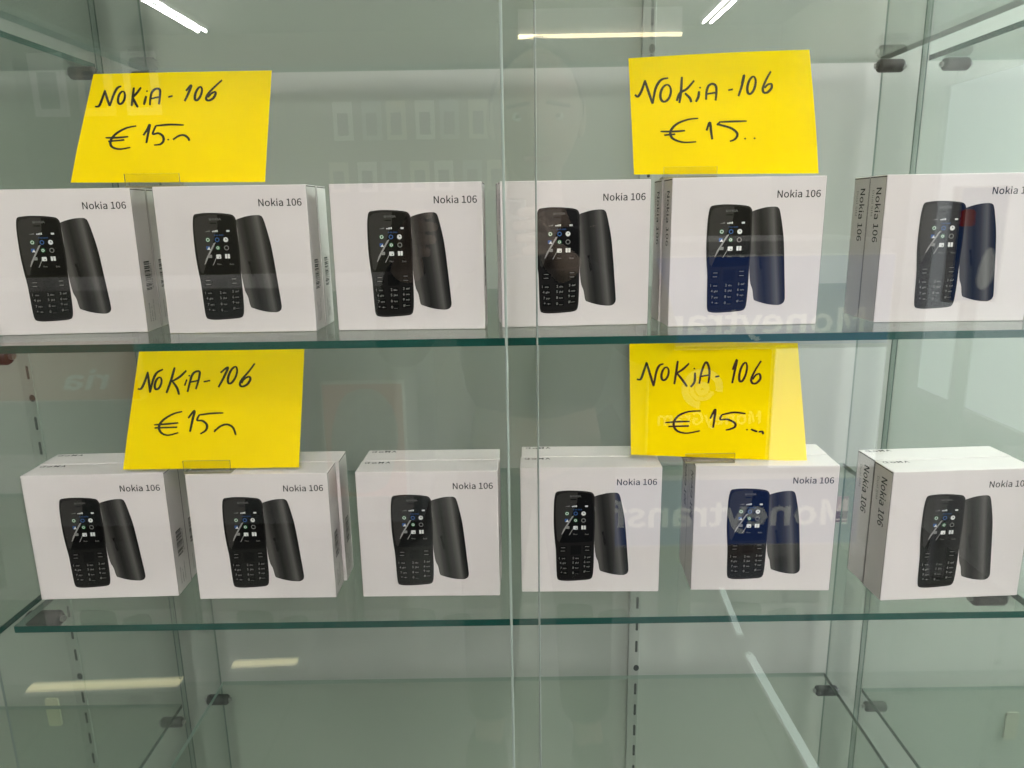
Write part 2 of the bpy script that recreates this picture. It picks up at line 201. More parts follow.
OUTLINES = {   # letter outlines as (points, faces)
'Nokia 106': ([(1.449,.205),(1.485,.251),(1.533,.265),(1.559,.262),(1.58,.252),(1.6,.235),(1.576,.21),(1.562,.222),(1.549,.229),(1.535,.231),(1.505,.222),(1.482,.19),(1.475,.139),(1.484,.148),(1.505,.159),(1.527,.163),(1.567,.154),(1.593,.126),(1.602,.079),(1.592,.033),(1.564,.002),(1.524,-.009),(1.478,.006),(1.446,.05),(1.435,.123),(1.544,.031),(1.558,.05),(1.564,.079),(1.559,.107),(1.545,.125),(1.522,.131),(1.506,.129),(1.49,.119),(1.474,.102),(1.482,.06),(1.499,.034),(1.525,.025),(1.248,.204),(1.277,.25),(1.322,.265),(1.367,.25),(1.396,.204),(1.406,.129),(1.396,.053),(1.367,.007),(1.322,-.009),(1.277,.007),(1.248,.053),(1.238,.129),(1.361,.189),(1.345,.222),(1.322,.232),(1.299,.222),(1.283,.189),(1.277,.129),(1.283,.069),(1.299,.036),(1.322,.026),(1.345,.036),(1.361,.069),(1.367,.129),(1.115,.031),(1.115,.214),(1.069,.214),(1.069,.242),(1.093,.247),(1.11,.253),(1.125,.261),(1.155,.261),(1.155,.031),(1.206,.031),(1.206,-.004),(1.057,-.004),(1.057,.031),(.785,.087),(.825,.111),(.888,.124),(.885,.142),(.874,.158),(.853,.164),(.833,.162),(.814,.154),(.794,.143),(.778,.172),(.802,.185),(.828,.195),(.858,.199),(.898,.189),(.921,.16),(.928,.117),(.928,-.004),(.894,-.004),(.891,.019),(.895,.019),(.877,.006),(.855,-.005),(.831,-.009),(.8,-.002),(.779,.018),(.771,.05),(.888,.094),(.843,.085),(.818,.07),(.811,.051),(.814,.036),(.825,.028),(.84,.025),(.856,.028),(.872,.036),(.888,.048),(.685,.264),(.694,.272),(.707,.275),(.72,.272),(.729,.264),(.732,.251),(.729,.237),(.72,.228),(.707,.225),(.694,.228),(.685,.237),(.682,.251),(.727,.194),(.727,-.004),(.687,-.004),(.687,.194),(.533,.283),(.533,.094),(.529,.094),(.609,.194),(.655,.194),(.588,.113),(.662,-.004),(.618,-.004),(.564,.085),(.533,.049),(.533,-.004),(.494,-.004),(.494,.283),(.28,.151),(.314,.187),(.359,.199),(.405,.187),(.438,.151),(.451,.095),(.438,.039),(.405,.004),(.359,-.009),(.314,.004),(.28,.039),(.267,.095),(.404,.132),(.386,.155),(.359,.164),(.333,.155),(.315,.132),(.308,.095),(.315,.058),(.333,.035),(.359,.026),(.386,.035),(.404,.058),(.41,.095),(.071,.261),(.166,.097),(.192,.046),(.187,.046),(.185,.068),(.184,.096),(.183,.123),(.183,.261),(.222,.261),(.222,-.004),(.182,-.004),(.088,.16),(.061,.211),(.066,.211),(.068,.189),(.069,.162),(.07,.135),(.07,-.004),(.031,-.004),(.031,.261)],[(1,3,2),(1,4,3),(1,5,4),(0,9,1),(9,5,1),(9,8,5),(8,7,5),(7,6,5),(0,10,9),(0,11,10),(24,11,0),(24,12,11),(14,16,15),(13,16,14),(13,17,16),(12,17,13),(24,30,12),(30,17,12),(24,31,30),(29,17,30),(24,32,31),(29,18,17),(28,18,29),(23,33,24),(33,32,24),(27,18,28),(23,34,33),(26,18,27),(26,19,18),(23,35,34),(22,35,23),(25,19,26),(22,36,35),(25,20,19),(36,20,25),(22,20,36),(21,20,22),(38,40,39),(37,40,38),(37,51,40),(51,41,40),(37,52,51),(50,41,51),(37,53,52),(49,41,50),(49,42,41),(48,53,37),(60,42,49),(48,54,53),(60,43,42),(47,54,48),(47,55,54),(59,43,60),(47,56,55),(58,43,59),(46,56,47),(58,44,43),(46,57,56),(57,44,58),(46,44,57),(46,45,44),(66,68,67),(66,69,68),(65,62,66),(62,69,66),(64,62,65),(63,62,64),(61,69,62),(72,61,73),(72,69,61),(72,70,69),(72,71,70),(85,87,86),(84,87,85),(84,88,87),(83,88,84),(82,81,83),(81,80,83),(80,79,83),(79,88,83),(78,88,79),(78,89,88),(77,89,78),(76,89,77),(75,89,76),(75,100,89),(100,90,89),(74,100,75),(74,101,100),(109,90,100),(99,101,74),(99,102,101),(99,103,102),(99,104,103),(98,104,99),(108,90,109),(98,105,104),(107,93,108),(93,90,108),(98,106,105),(106,93,107),(98,92,106),(92,93,106),(98,94,92),(94,91,92),(94,90,93),(97,94,98),(97,95,94),(91,90,94),(96,95,97),(124,122,125),(124,123,122),(111,113,112),(111,114,113),(110,114,111),(110,115,114),(121,115,110),(121,116,115),(120,116,121),(119,116,120),(119,117,116),(118,117,119),(137,126,138),(137,128,126),(128,127,126),(128,130,129),(128,131,130),(128,134,131),(134,132,131),(137,135,128),(135,134,128),(133,132,134),(137,136,135),(140,142,141),(139,142,140),(139,153,142),(153,143,142),(139,154,153),(152,143,153),(139,155,154),(151,143,152),(151,144,143),(150,155,139),(150,156,155),(162,144,151),(161,144,162),(150,157,156),(149,157,150),(161,145,144),(160,145,161),(149,158,157),(148,158,149),(160,146,145),(159,146,160),(148,159,158),(148,146,159),(147,146,148),(181,175,182),(175,163,182),(175,176,163),(176,164,163),(169,171,170),(169,172,171),(181,177,175),(177,174,175),(177,164,176),(181,178,177),(174,164,177),(181,179,178),(173,164,174),(181,180,179),(168,172,169),(173,166,164),(166,165,164),(167,172,168),(166,172,167),(173,172,166)]),
'Dual SIM': ([(1.175,.0),(1.204,.0),(1.204,.142),(1.203,.18),(1.2,.218),(1.201,.218),(1.222,.159),(1.271,.026),(1.292,.026),(1.341,.159),(1.361,.218),(1.363,.218),(1.36,.18),(1.359,.142),(1.359,.0),(1.389,.0),(1.389,.257),(1.35,.257),(1.301,.119),(1.292,.093),(1.283,.066),(1.282,.066),(1.272,.093),(1.263,.119),(1.214,.257),(1.175,.257),(1.072,.0),(1.105,.0),(1.105,.257),(1.072,.257),(.935,-.005),(.999,.017),(1.022,.068),(1.007,.112),(.969,.137),(.933,.153),(.904,.168),(.89,.196),(.903,.223),(.938,.233),(.97,.226),(.996,.209),(1.013,.23),(.98,.252),(.938,.261),(.88,.242),(.857,.193),(.874,.15),(.909,.127),(.946,.111),(.977,.094),(.989,.065),(.975,.035),(.935,.024),(.897,.033),(.864,.056),(.845,.033),(.885,.006),(.716,-.005),(.727,-.004),(.735,-.002),(.73,.023),(.726,.022),(.724,.022),(.718,.025),(.715,.036),(.715,.279),(.683,.279),(.683,.038),(.691,.007),(.529,-.005),(.563,.003),(.592,.023),(.593,.023),(.596,.0),(.623,.0),(.623,.117),(.607,.174),(.557,.195),(.514,.187),(.482,.17),(.494,.148),(.52,.162),(.551,.168),(.583,.154),(.591,.12),(.502,.097),(.474,.049),(.49,.01),(.539,.021),(.515,.028),(.505,.051),(.524,.082),(.591,.099),(.591,.046),(.564,.028),(.329,-.005),(.363,.005),(.391,.03),(.393,.03),(.395,.0),(.422,.0),(.422,.19),(.39,.19),(.39,.055),(.364,.031),(.338,.023),(.311,.035),(.303,.074),(.303,.19),(.27,.19),(.27,.07),(.284,.014),(.035,.0),(.101,.0),(.19,.034),(.22,.129),(.189,.224),(.099,.257),(.035,.257),(.068,.027),(.068,.23),(.097,.23),(.165,.204),(.187,.129),(.165,.054),(.097,.027)],[(0,4,25),(4,24,25),(4,5,24),(5,23,24),(18,10,17),(10,16,17),(10,11,16),(11,15,16),(0,3,4),(6,23,5),(18,9,10),(12,15,11),(0,2,3),(13,15,12),(7,23,6),(18,8,9),(0,1,2),(14,15,13),(7,22,23),(19,8,18),(7,21,22),(20,8,19),(7,20,21),(7,8,20),(26,28,29),(26,27,28),(45,43,44),(45,42,43),(46,38,45),(38,39,45),(39,42,45),(40,42,39),(40,41,42),(46,37,38),(46,36,37),(47,36,46),(47,35,36),(47,34,35),(48,34,47),(48,33,34),(49,33,48),(49,50,33),(50,32,33),(51,32,50),(51,31,32),(52,31,51),(56,54,55),(53,31,52),(57,54,56),(57,53,54),(57,31,53),(57,30,31),(68,66,67),(68,65,66),(69,65,68),(69,64,65),(69,63,64),(62,60,61),(63,60,62),(69,60,63),(58,60,69),(58,59,60),(79,77,78),(80,77,79),(80,83,77),(83,84,77),(84,76,77),(81,82,80),(82,83,80),(85,76,84),(86,76,85),(86,93,76),(93,75,76),(86,92,93),(94,75,93),(87,92,86),(87,91,92),(87,90,91),(88,90,87),(95,73,94),(73,75,94),(88,89,90),(89,72,95),(72,73,95),(89,71,72),(74,75,73),(88,71,89),(70,71,88),(111,109,110),(111,108,109),(104,102,103),(104,101,102),(111,107,108),(112,107,111),(105,99,104),(99,101,104),(112,106,107),(106,98,105),(98,99,105),(106,97,98),(100,101,99),(112,97,106),(96,97,112),(113,121,119),(121,118,119),(121,122,118),(122,117,118),(113,120,121),(123,117,122),(123,116,117),(124,116,123),(125,116,124),(125,115,116),(126,115,125),(126,114,115),(113,126,120),(113,114,126)]),
'NOKIA': ([(.98,.277),(1.081,-.02),(1.004,-.02),(.98,.058),(.915,.058),(.89,-.02),(.815,-.02),(.916,.277),(.955,.138),(.933,.21),(.962,.21),(.94,.138),(.936,.124),(.959,.124),(.827,.277),(.827,-.02),(.755,-.02),(.755,.277),(.601,.277),(.601,.148),(.572,.148),(.679,.277),(.768,.277),(.669,.157),(.773,-.02),(.69,-.02),(.622,.099),(.601,.074),(.601,-.02),(.528,-.02),(.528,.277),(.383,.293),(.519,.129),(.383,-.036),(.248,.129),(.383,.199),(.331,.129),(.383,.058),(.435,.129),(.08,.277),(.18,.105),(.202,.062),(.17,.062),(.167,.123),(.167,.277),(.238,.277),(.238,-.02),(.173,-.02),(.074,.152),(.051,.195),(.083,.195),(.086,.135),(.086,-.02),(.015,-.02),(.015,.277)],[(6,9,7),(9,0,7),(9,10,0),(10,1,0),(6,11,9),(11,8,9),(11,8,10),(8,1,10),(13,1,8),(6,12,11),(6,13,12),(6,4,13),(4,3,13),(3,1,13),(6,5,4),(2,1,3),(16,14,17),(16,15,14),(29,18,30),(29,20,18),(20,19,18),(20,22,21),(20,23,22),(20,24,23),(29,27,20),(27,26,20),(26,24,20),(25,24,26),(29,28,27),(34,35,31),(35,32,31),(34,36,35),(38,32,35),(33,36,34),(38,33,32),(33,37,36),(37,33,38),(53,49,54),(49,39,54),(49,50,39),(50,43,39),(43,40,39),(43,45,44),(43,40,45),(40,41,45),(41,46,45),(53,48,49),(51,43,50),(53,47,48),(52,43,51),(52,42,43),(52,41,42),(52,46,41),(52,47,53),(47,46,52)]),
'Moneytransfer': ([(2.303,.199),(2.307,.164),(2.295,.164),(2.318,.192),(2.352,.204),(2.366,.203),(2.384,.197),(2.374,.152),(2.357,.157),(2.35,.157),(2.33,.149),(2.31,.119),(2.31,-.009),(2.26,-.009),(2.26,.199),(2.08,.175),(2.146,.205),(2.21,.177),(2.231,.107),(2.231,.095),(2.229,.079),(2.106,.079),(2.118,.046),(2.157,.03),(2.178,.034),(2.207,.048),(2.227,.011),(2.189,-.008),(2.151,-.014),(2.08,.015),(2.051,.095),(2.174,.148),(2.147,.16),(2.118,.147),(2.106,.119),(2.182,.119),(1.957,.199),(1.957,.222),(1.972,.273),(2.02,.292),(2.041,.29),(2.065,.283),(2.053,.241),(2.034,.248),(2.027,.248),(2.013,.242),(2.007,.219),(2.007,.199),(2.048,.199),(2.048,.155),(2.007,.155),(2.007,-.009),(1.957,-.009),(1.957,.155),(1.931,.155),(1.931,.197),(1.789,.055),(1.821,.035),(1.848,.03),(1.87,.036),(1.875,.049),(1.865,.065),(1.838,.078),(1.798,.098),(1.777,.141),(1.797,.187),(1.852,.204),(1.888,.197),(1.924,.176),(1.898,.142),(1.872,.157),(1.853,.161),(1.832,.155),(1.827,.143),(1.836,.129),(1.862,.118),(1.904,.097),(1.926,.052),(1.905,.005),(1.848,-.014),(1.805,-.006),(1.763,.019),(1.618,.199),(1.621,.171),(1.611,.171),(1.638,.194),(1.678,.205),(1.729,.182),(1.745,.122),(1.745,-.009),(1.695,-.009),(1.695,.115),(1.687,.149),(1.667,.157),(1.646,.152),(1.625,.134),(1.625,-.009),(1.575,-.009),(1.575,.199),(1.397,.105),(1.481,.127),(1.476,.147),(1.451,.159),(1.424,.154),(1.392,.136),(1.371,.174),(1.412,.195),(1.459,.204),(1.516,.18),(1.532,.118),(1.532,-.009),(1.489,-.009),(1.486,.014),(1.496,.014),(1.467,-.005),(1.43,-.014),(1.384,.002),(1.365,.05),(1.483,.087),(1.43,.074),(1.416,.051),(1.422,.036),(1.44,.031),(1.462,.036),(1.483,.051),(1.285,.199),(1.288,.164),(1.277,.164),(1.3,.192),(1.334,.204),(1.348,.203),(1.366,.197),(1.356,.152),(1.339,.157),(1.332,.157),(1.311,.149),(1.292,.119),(1.292,-.009),(1.242,-.009),(1.242,.199),(1.115,.155),(1.087,.155),(1.087,.197),(1.118,.199),(1.121,.253),(1.165,.253),(1.165,.199),(1.217,.199),(1.217,.155),(1.165,.155),(1.165,.059),(1.17,.037),(1.187,.031),(1.195,.032),(1.214,.038),(1.225,-.004),(1.198,-.011),(1.177,-.014),(1.129,.006),(1.115,.058),(.917,-.041),(.932,-.046),(.937,-.046),(.958,-.037),(.972,-.011),(.975,-.001),(.895,.199),(.948,.199),(.989,.088),(.998,.061),(1.006,.04),(.994,.04),(1.0,.06),(1.008,.087),(1.044,.199),(1.095,.199),(1.019,-.02),(.99,-.07),(.941,-.091),(.926,-.09),(.906,-.084),(.747,.175),(.813,.205),(.877,.177),(.898,.107),(.898,.095),(.896,.079),(.773,.079),(.786,.046),(.824,.03),(.845,.034),(.874,.048),(.894,.011),(.857,-.008),(.818,-.014),(.748,.015),(.719,.095),(.841,.148),(.814,.16),(.785,.147),(.773,.119),(.849,.119),(.563,.199),(.566,.171),(.556,.171),(.584,.194),(.623,.205),(.674,.182),(.69,.122),(.69,-.009),(.64,-.009),(.64,.115),(.632,.149),(.612,.157),(.591,.152),(.57,.134),(.57,-.009),(.52,-.009),(.52,.199),(.322,.175),(.39,.205),(.459,.175),(.488,.095),(.459,.015),(.39,-.014),(.322,.015),(.293,.095),(.423,.142),(.39,.158),(.358,.142),(.345,.095),(.358,.048),(.39,.032),(.423,.048),(.436,.095),(.081,.266),(.132,.122),(.141,.096),(.148,.075),(.137,.075),(.144,.096),(.153,.122),(.204,.266),(.258,.266),(.258,-.009),(.21,-.009),(.21,.142),(.211,.18),(.213,.209),(.228,.209),(.209,.156),(.159,.017),(.125,.017),(.074,.156),(.055,.209),(.07,.209),(.072,.18),(.073,.142),(.073,-.009),(.026,-.009),(.026,.266)],[(3,5,4),(3,6,5),(13,2,14),(2,0,14),(2,1,0),(3,7,6),(2,8,3),(8,7,3),(13,11,2),(11,10,2),(10,9,2),(9,8,2),(13,12,11),(15,17,16),(15,32,17),(32,31,17),(31,18,17),(30,33,15),(33,32,15),(35,18,31),(30,34,33),(30,35,34),(30,18,35),(30,19,18),(30,20,19),(29,21,30),(21,20,30),(29,22,21),(24,26,25),(29,23,22),(23,26,24),(29,26,23),(28,26,29),(28,27,26),(38,40,39),(38,41,40),(38,42,41),(37,44,38),(44,43,38),(43,42,38),(37,45,44),(37,46,45),(36,46,37),(36,47,46),(36,48,47),(36,49,48),(55,49,36),(54,49,55),(53,49,54),(52,50,53),(50,49,53),(52,51,50),(65,67,66),(65,68,67),(64,71,65),(71,68,65),(71,70,68),(70,69,68),(64,72,71),(64,73,72),(64,74,73),(63,74,64),(63,75,74),(63,76,75),(62,76,63),(62,77,76),(61,77,62),(60,77,61),(81,57,56),(60,78,77),(59,78,60),(58,78,59),(81,58,57),(81,78,58),(80,78,81),(80,79,78),(85,87,86),(97,84,98),(84,82,98),(84,83,82),(84,87,85),(84,93,87),(93,92,87),(92,88,87),(97,95,84),(95,94,84),(94,93,84),(91,88,92),(97,96,95),(91,89,88),(90,89,91),(106,108,107),(105,108,106),(105,102,108),(102,101,108),(101,109,108),(104,103,105),(103,102,105),(100,109,101),(99,109,100),(99,118,109),(118,110,109),(117,119,99),(119,118,99),(124,110,118),(117,120,119),(123,110,124),(117,121,120),(116,121,117),(122,113,123),(113,110,123),(116,122,121),(116,112,122),(112,113,122),(114,110,113),(116,114,112),(114,111,112),(115,114,116),(111,110,114),(128,130,129),(128,131,130),(138,127,139),(127,125,139),(127,126,125),(128,132,131),(127,133,128),(133,132,128),(138,136,127),(136,135,127),(135,134,127),(134,133,127),(138,137,136),(143,145,144),(143,146,145),(143,147,146),(143,148,147),(142,148,143),(141,148,142),(140,148,141),(159,149,140),(149,148,140),(159,150,149),(159,151,150),(158,151,159),(153,155,154),(158,152,151),(152,155,153),(158,155,152),(157,155,158),(157,156,155),(165,167,166),(165,168,167),(173,175,174),(173,176,175),(165,169,168),(172,170,173),(170,176,173),(165,171,169),(171,170,169),(171,170,172),(165,170,171),(165,176,170),(164,176,165),(163,176,164),(163,177,176),(162,177,163),(180,161,160),(180,162,161),(180,177,162),(180,178,177),(179,178,180),(181,183,182),(181,198,183),(198,197,183),(197,184,183),(196,199,181),(199,198,181),(201,184,197),(196,200,199),(196,201,200),(196,184,201),(196,185,184),(196,186,185),(195,187,196),(187,186,196),(195,188,187),(190,192,191),(195,189,188),(189,192,190),(195,192,189),(194,192,195),(194,193,192),(205,207,206),(217,204,218),(204,202,218),(204,203,202),(204,207,205),(204,213,207),(213,212,207),(212,208,207),(217,215,204),(215,214,204),(214,213,204),(211,208,212),(217,216,215),(211,209,208),(210,209,211),(219,221,220),(226,229,219),(229,228,219),(228,221,219),(228,227,221),(227,222,221),(226,230,229),(234,222,227),(233,222,234),(226,231,230),(225,231,226),(233,223,222),(232,223,233),(225,232,231),(225,223,232),(224,223,225),(259,254,260),(254,235,260),(254,255,235),(255,236,235),(241,248,242),(248,243,242),(248,249,243),(249,244,243),(259,253,254),(256,236,255),(241,247,248),(250,244,249),(241,250,247),(250,246,247),(257,253,256),(253,236,256),(241,251,250),(246,244,250),(259,257,253),(257,252,253),(245,244,246),(259,258,257),(240,238,241),(238,251,241),(239,238,240)]),
'MoneyGram': ([(1.727,.199),(1.73,.171),(1.72,.171),(1.746,.194),(1.782,.204),(1.822,.193),(1.836,.172),(1.86,.193),(1.898,.205),(1.949,.182),(1.964,.122),(1.964,-.009),(1.914,-.009),(1.914,.115),(1.907,.149),(1.887,.157),(1.87,.152),(1.849,.134),(1.849,-.009),(1.799,-.009),(1.799,.115),(1.792,.149),(1.772,.157),(1.755,.152),(1.734,.134),(1.734,-.009),(1.684,-.009),(1.684,.199),(1.506,.105),(1.59,.127),(1.585,.147),(1.56,.159),(1.534,.154),(1.501,.136),(1.48,.174),(1.521,.195),(1.568,.204),(1.625,.18),(1.642,.118),(1.642,-.009),(1.598,-.009),(1.596,.014),(1.605,.014),(1.577,-.005),(1.539,-.014),(1.493,.002),(1.474,.05),(1.592,.087),(1.54,.074),(1.525,.051),(1.531,.036),(1.549,.031),(1.571,.036),(1.592,.051),(1.394,.199),(1.398,.164),(1.386,.164),(1.409,.192),(1.443,.204),(1.457,.203),(1.475,.197),(1.465,.152),(1.448,.157),(1.441,.157),(1.421,.149),(1.401,.119),(1.401,-.009),(1.351,-.009),(1.351,.199),(1.133,.233),(1.224,.271),(1.273,.26),(1.311,.231),(1.282,.196),(1.254,.217),(1.226,.223),(1.171,.199),(1.149,.129),(1.17,.059),(1.227,.033),(1.249,.036),(1.263,.044),(1.263,.097),(1.208,.097),(1.208,.142),(1.311,.142),(1.311,.02),(1.272,-.005),(1.222,-.014),(1.132,.024),(1.097,.128),(.917,-.041),(.932,-.046),(.937,-.046),(.958,-.037),(.972,-.011),(.975,-.001),(.895,.199),(.948,.199),(.989,.088),(.998,.061),(1.006,.04),(.994,.04),(1.0,.06),(1.008,.087),(1.044,.199),(1.095,.199),(1.019,-.02),(.99,-.07),(.941,-.091),(.926,-.09),(.906,-.084),(.747,.175),(.813,.205),(.877,.177),(.898,.107),(.898,.095),(.896,.079),(.773,.079),(.786,.046),(.824,.03),(.845,.034),(.874,.048),(.894,.011),(.857,-.008),(.818,-.014),(.748,.015),(.719,.095),(.841,.148),(.814,.16),(.785,.147),(.773,.119),(.849,.119),(.563,.199),(.566,.171),(.556,.171),(.584,.194),(.623,.205),(.674,.182),(.69,.122),(.69,-.009),(.64,-.009),(.64,.115),(.632,.149),(.612,.157),(.591,.152),(.57,.134),(.57,-.009),(.52,-.009),(.52,.199),(.322,.175),(.39,.205),(.459,.175),(.488,.095),(.459,.015),(.39,-.014),(.322,.015),(.293,.095),(.423,.142),(.39,.158),(.358,.142),(.345,.095),(.358,.048),(.39,.032),(.423,.048),(.436,.095),(.081,.266),(.132,.122),(.141,.096),(.148,.075),(.137,.075),(.144,.096),(.153,.122),(.204,.266),(.258,.266),(.258,-.009),(.21,-.009),(.21,.142),(.211,.18),(.213,.209),(.228,.209),(.209,.156),(.159,.017),(.125,.017),(.074,.156),(.055,.209),(.07,.209),(.072,.18),(.073,.142),(.073,-.009),(.026,-.009),(.026,.266)],[(7,9,8),(3,5,4),(26,2,27),(2,0,27),(2,1,0),(2,5,3),(2,6,5),(6,9,7),(6,15,9),(15,14,9),(14,10,9),(2,15,6),(26,24,2),(24,23,2),(23,22,2),(22,15,2),(22,16,15),(21,16,22),(21,17,16),(20,17,21),(13,10,14),(26,25,24),(20,18,17),(13,11,10),(19,18,20),(12,11,13),(35,37,36),(34,37,35),(34,31,37),(31,30,37),(30,38,37),(33,32,34),(32,31,34),(29,38,30),(28,38,29),(28,47,38),(47,39,38),(46,48,28),(48,47,28),(53,39,47),(46,49,48),(52,39,53),(46,50,49),(45,50,46),(51,42,52),(42,39,52),(45,51,50),(45,41,51),(41,42,51),(43,39,42),(45,43,41),(43,40,41),(44,43,45),(40,39,43),(57,59,58),(57,60,59),(67,56,68),(56,54,68),(56,55,54),(57,61,60),(56,62,57),(62,61,57),(67,65,56),(65,64,56),(64,63,56),(63,62,56),(67,66,65),(69,71,70),(69,72,71),(90,76,69),(76,75,69),(75,72,69),(75,74,72),(74,73,72),(90,77,76),(83,85,84),(83,82,85),(82,86,85),(90,78,77),(89,78,90),(81,86,82),(89,79,78),(80,86,81),(79,86,80),(89,86,79),(88,86,89),(88,87,86),(96,98,97),(96,99,98),(104,106,105),(104,107,106),(96,100,99),(103,101,104),(101,107,104),(96,102,100),(102,101,100),(102,101,103),(96,101,102),(96,107,101),(95,107,96),(94,107,95),(94,108,107),(93,108,94),(111,92,91),(111,93,92),(111,108,93),(111,109,108),(110,109,111),(112,114,113),(112,129,114),(129,128,114),(128,115,114),(127,130,112),(130,129,112),(132,115,128),(127,131,130),(127,132,131),(127,115,132),(127,116,115),(127,117,116),(126,118,127),(118,117,127),(126,119,118),(121,123,122),(126,120,119),(120,123,121),(126,123,120),(125,123,126),(125,124,123),(136,138,137),(148,135,149),(135,133,149),(135,134,133),(135,138,136),(135,144,138),(144,143,138),(143,139,138),(148,146,135),(146,145,135),(145,144,135),(142,139,143),(148,147,146),(142,140,139),(141,140,142),(150,152,151),(157,160,150),(160,159,150),(159,152,150),(159,158,152),(158,153,152),(157,161,160),(165,153,158),(164,153,165),(157,162,161),(156,162,157),(164,154,153),(163,154,164),(156,163,162),(156,154,163),(155,154,156),(190,185,191),(185,166,191),(185,186,166),(186,167,166),(172,179,173),(179,174,173),(179,180,174),(180,175,174),(190,184,185),(187,167,186),(172,178,179),(181,175,180),(172,181,178),(181,177,178),(188,184,187),(184,167,187),(172,182,181),(177,175,181),(190,188,184),(188,183,184),(176,175,177),(190,189,188),(171,169,172),(169,182,172),(170,169,171)]),
'ria': ([(.23,.092),(.266,.118),(.321,.129),(.317,.14),(.304,.152),(.285,.157),(.269,.155),(.254,.148),(.232,.133),(.197,.174),(.222,.192),(.247,.202),(.278,.206),(.325,.195),(.359,.163),(.379,.118),(.415,-.011),(.368,-.011),(.359,.012),(.372,.012),(.358,-.001),(.337,-.011),(.312,-.016),(.276,-.008),(.246,.014),(.227,.05),(.334,.086),(.301,.078),(.283,.066),(.281,.051),(.287,.04),(.295,.035),(.308,.033),(.321,.035),(.334,.042),(.343,.052),(.081,.267),(.09,.279),(.105,.283),(.123,.279),(.138,.267),(.147,.251),(.147,.234),(.139,.222),(.123,.218),(.106,.222),(.09,.234),(.082,.251),(.155,.201),(.214,-.011),(.16,-.011),(.101,.201),(.013,.201),(.026,.166),(.011,.166),(.018,.184),(.035,.2),(.057,.206),(.067,.206),(.077,.204),(.094,.197),(.097,.149),(.079,.154),(.075,.155),(.07,.155),(.058,.152),(.048,.141),(.042,.119),(.078,-.011),(.024,-.011),(-.035,.201)],[(11,13,12),(10,13,11),(10,14,13),(9,14,10),(8,7,9),(7,6,9),(6,5,9),(5,14,9),(5,4,14),(4,15,14),(3,15,4),(2,15,3),(1,15,2),(1,26,15),(26,16,15),(0,26,1),(25,27,0),(27,26,0),(35,16,26),(25,28,27),(25,29,28),(34,16,35),(25,30,29),(24,30,25),(33,19,34),(19,16,34),(24,31,30),(32,19,33),(24,32,31),(24,19,32),(23,18,24),(18,19,24),(23,20,18),(20,17,18),(20,16,19),(23,21,20),(17,16,20),(22,21,23),(50,48,51),(50,49,48),(37,39,38),(37,40,39),(36,40,37),(36,41,40),(47,41,36),(47,42,41),(46,42,47),(45,42,46),(45,43,42),(44,43,45),(56,58,57),(56,59,58),(56,60,59),(69,54,70),(54,52,70),(54,55,52),(55,53,52),(55,60,56),(55,61,60),(53,62,55),(62,61,55),(69,53,54),(69,67,53),(67,66,53),(66,65,53),(65,64,53),(64,63,53),(63,62,53),(69,68,67)]),
'N': ([(.071,.261),(.166,.097),(.192,.046),(.187,.046),(.184,.082),(.183,.123),(.183,.261),(.222,.261),(.222,-.004),(.182,-.004),(.088,.16),(.061,.211),(.066,.211),(.068,.175),(.07,.135),(.07,-.004),(.031,-.004),(.031,.261)],[(16,11,17),(11,0,17),(11,12,0),(12,1,0),(5,7,6),(5,8,7),(16,13,11),(13,10,11),(13,10,12),(10,1,12),(16,14,13),(9,1,10),(16,15,14),(4,8,5),(9,3,1),(3,2,1),(3,8,4),(9,8,3)]),
}
_font_cache = {}
def glyphs(s, bold=0.0, shear=0.0):
    key = (s, bold, shear)
    if key in _font_cache: return _font_cache[key]
    if s in OUTLINES:
        V, F = OUTLINES[s]
        _font_cache[key] = (V, F, (min(v[0] for v in V), max(v[0] for v in V), min(v[1] for v in V), max(v[1] for v in V)))
        return _font_cache[key]
    cu = bpy.data.curves.new('lettering', 'FONT'); cu.body = s; cu.size = 1; cu.offset = bold; cu.shear = shear
    cu.resolution_u = 4
    o = bpy.data.objects.new('lettering', cu); COL.objects.link(o)
    dg = bpy.context.evaluated_depsgraph_get(); me = o.evaluated_get(dg).to_mesh()
    V = [(v.co.x, v.co.y) for v in me.vertices]; F = [tuple(p.vertices) for p in me.polygons]
    o.evaluated_get(dg).to_mesh_clear()
    bpy.data.objects.remove(o); bpy.data.curves.remove(cu)
    x0 = min(v[0] for v in V); x1 = max(v[0] for v in V); z0 = min(v[1] for v in V); z1 = max(v[1] for v in V)
    _font_cache[key] = (V, F, (x0, x1, z0, z1))
    return _font_cache[key]
def letter(bm, s, o, ux, uz, width=None, cap=None, mi=0, bold=0.0, shear=0.0):
    """lettering from origin o along ux (unit vector) and up uz; baseline at o; scaled to width and capital height (metres)"""
    V, F, (x0, x1, z0, z1) = glyphs(s, bold, shear)
    capn = glyphs('N' if s in OUTLINES else 'H', bold)[2][3]
    sz = cap/capn if cap else None
    sx = width/(x1-x0) if width else sz
    if sz is None: sz = sx
    o, ux, uz = Vector(o), Vector(ux), Vector(uz)
    vs = [bm.verts.new(o+ux*((a-x0)*sx)+uz*(b*sz)) for a, b in V]
    for f in F:
        try: nf = bm.faces.new([vs[i] for i in f]); nf.material_index = mi
        except ValueError: pass

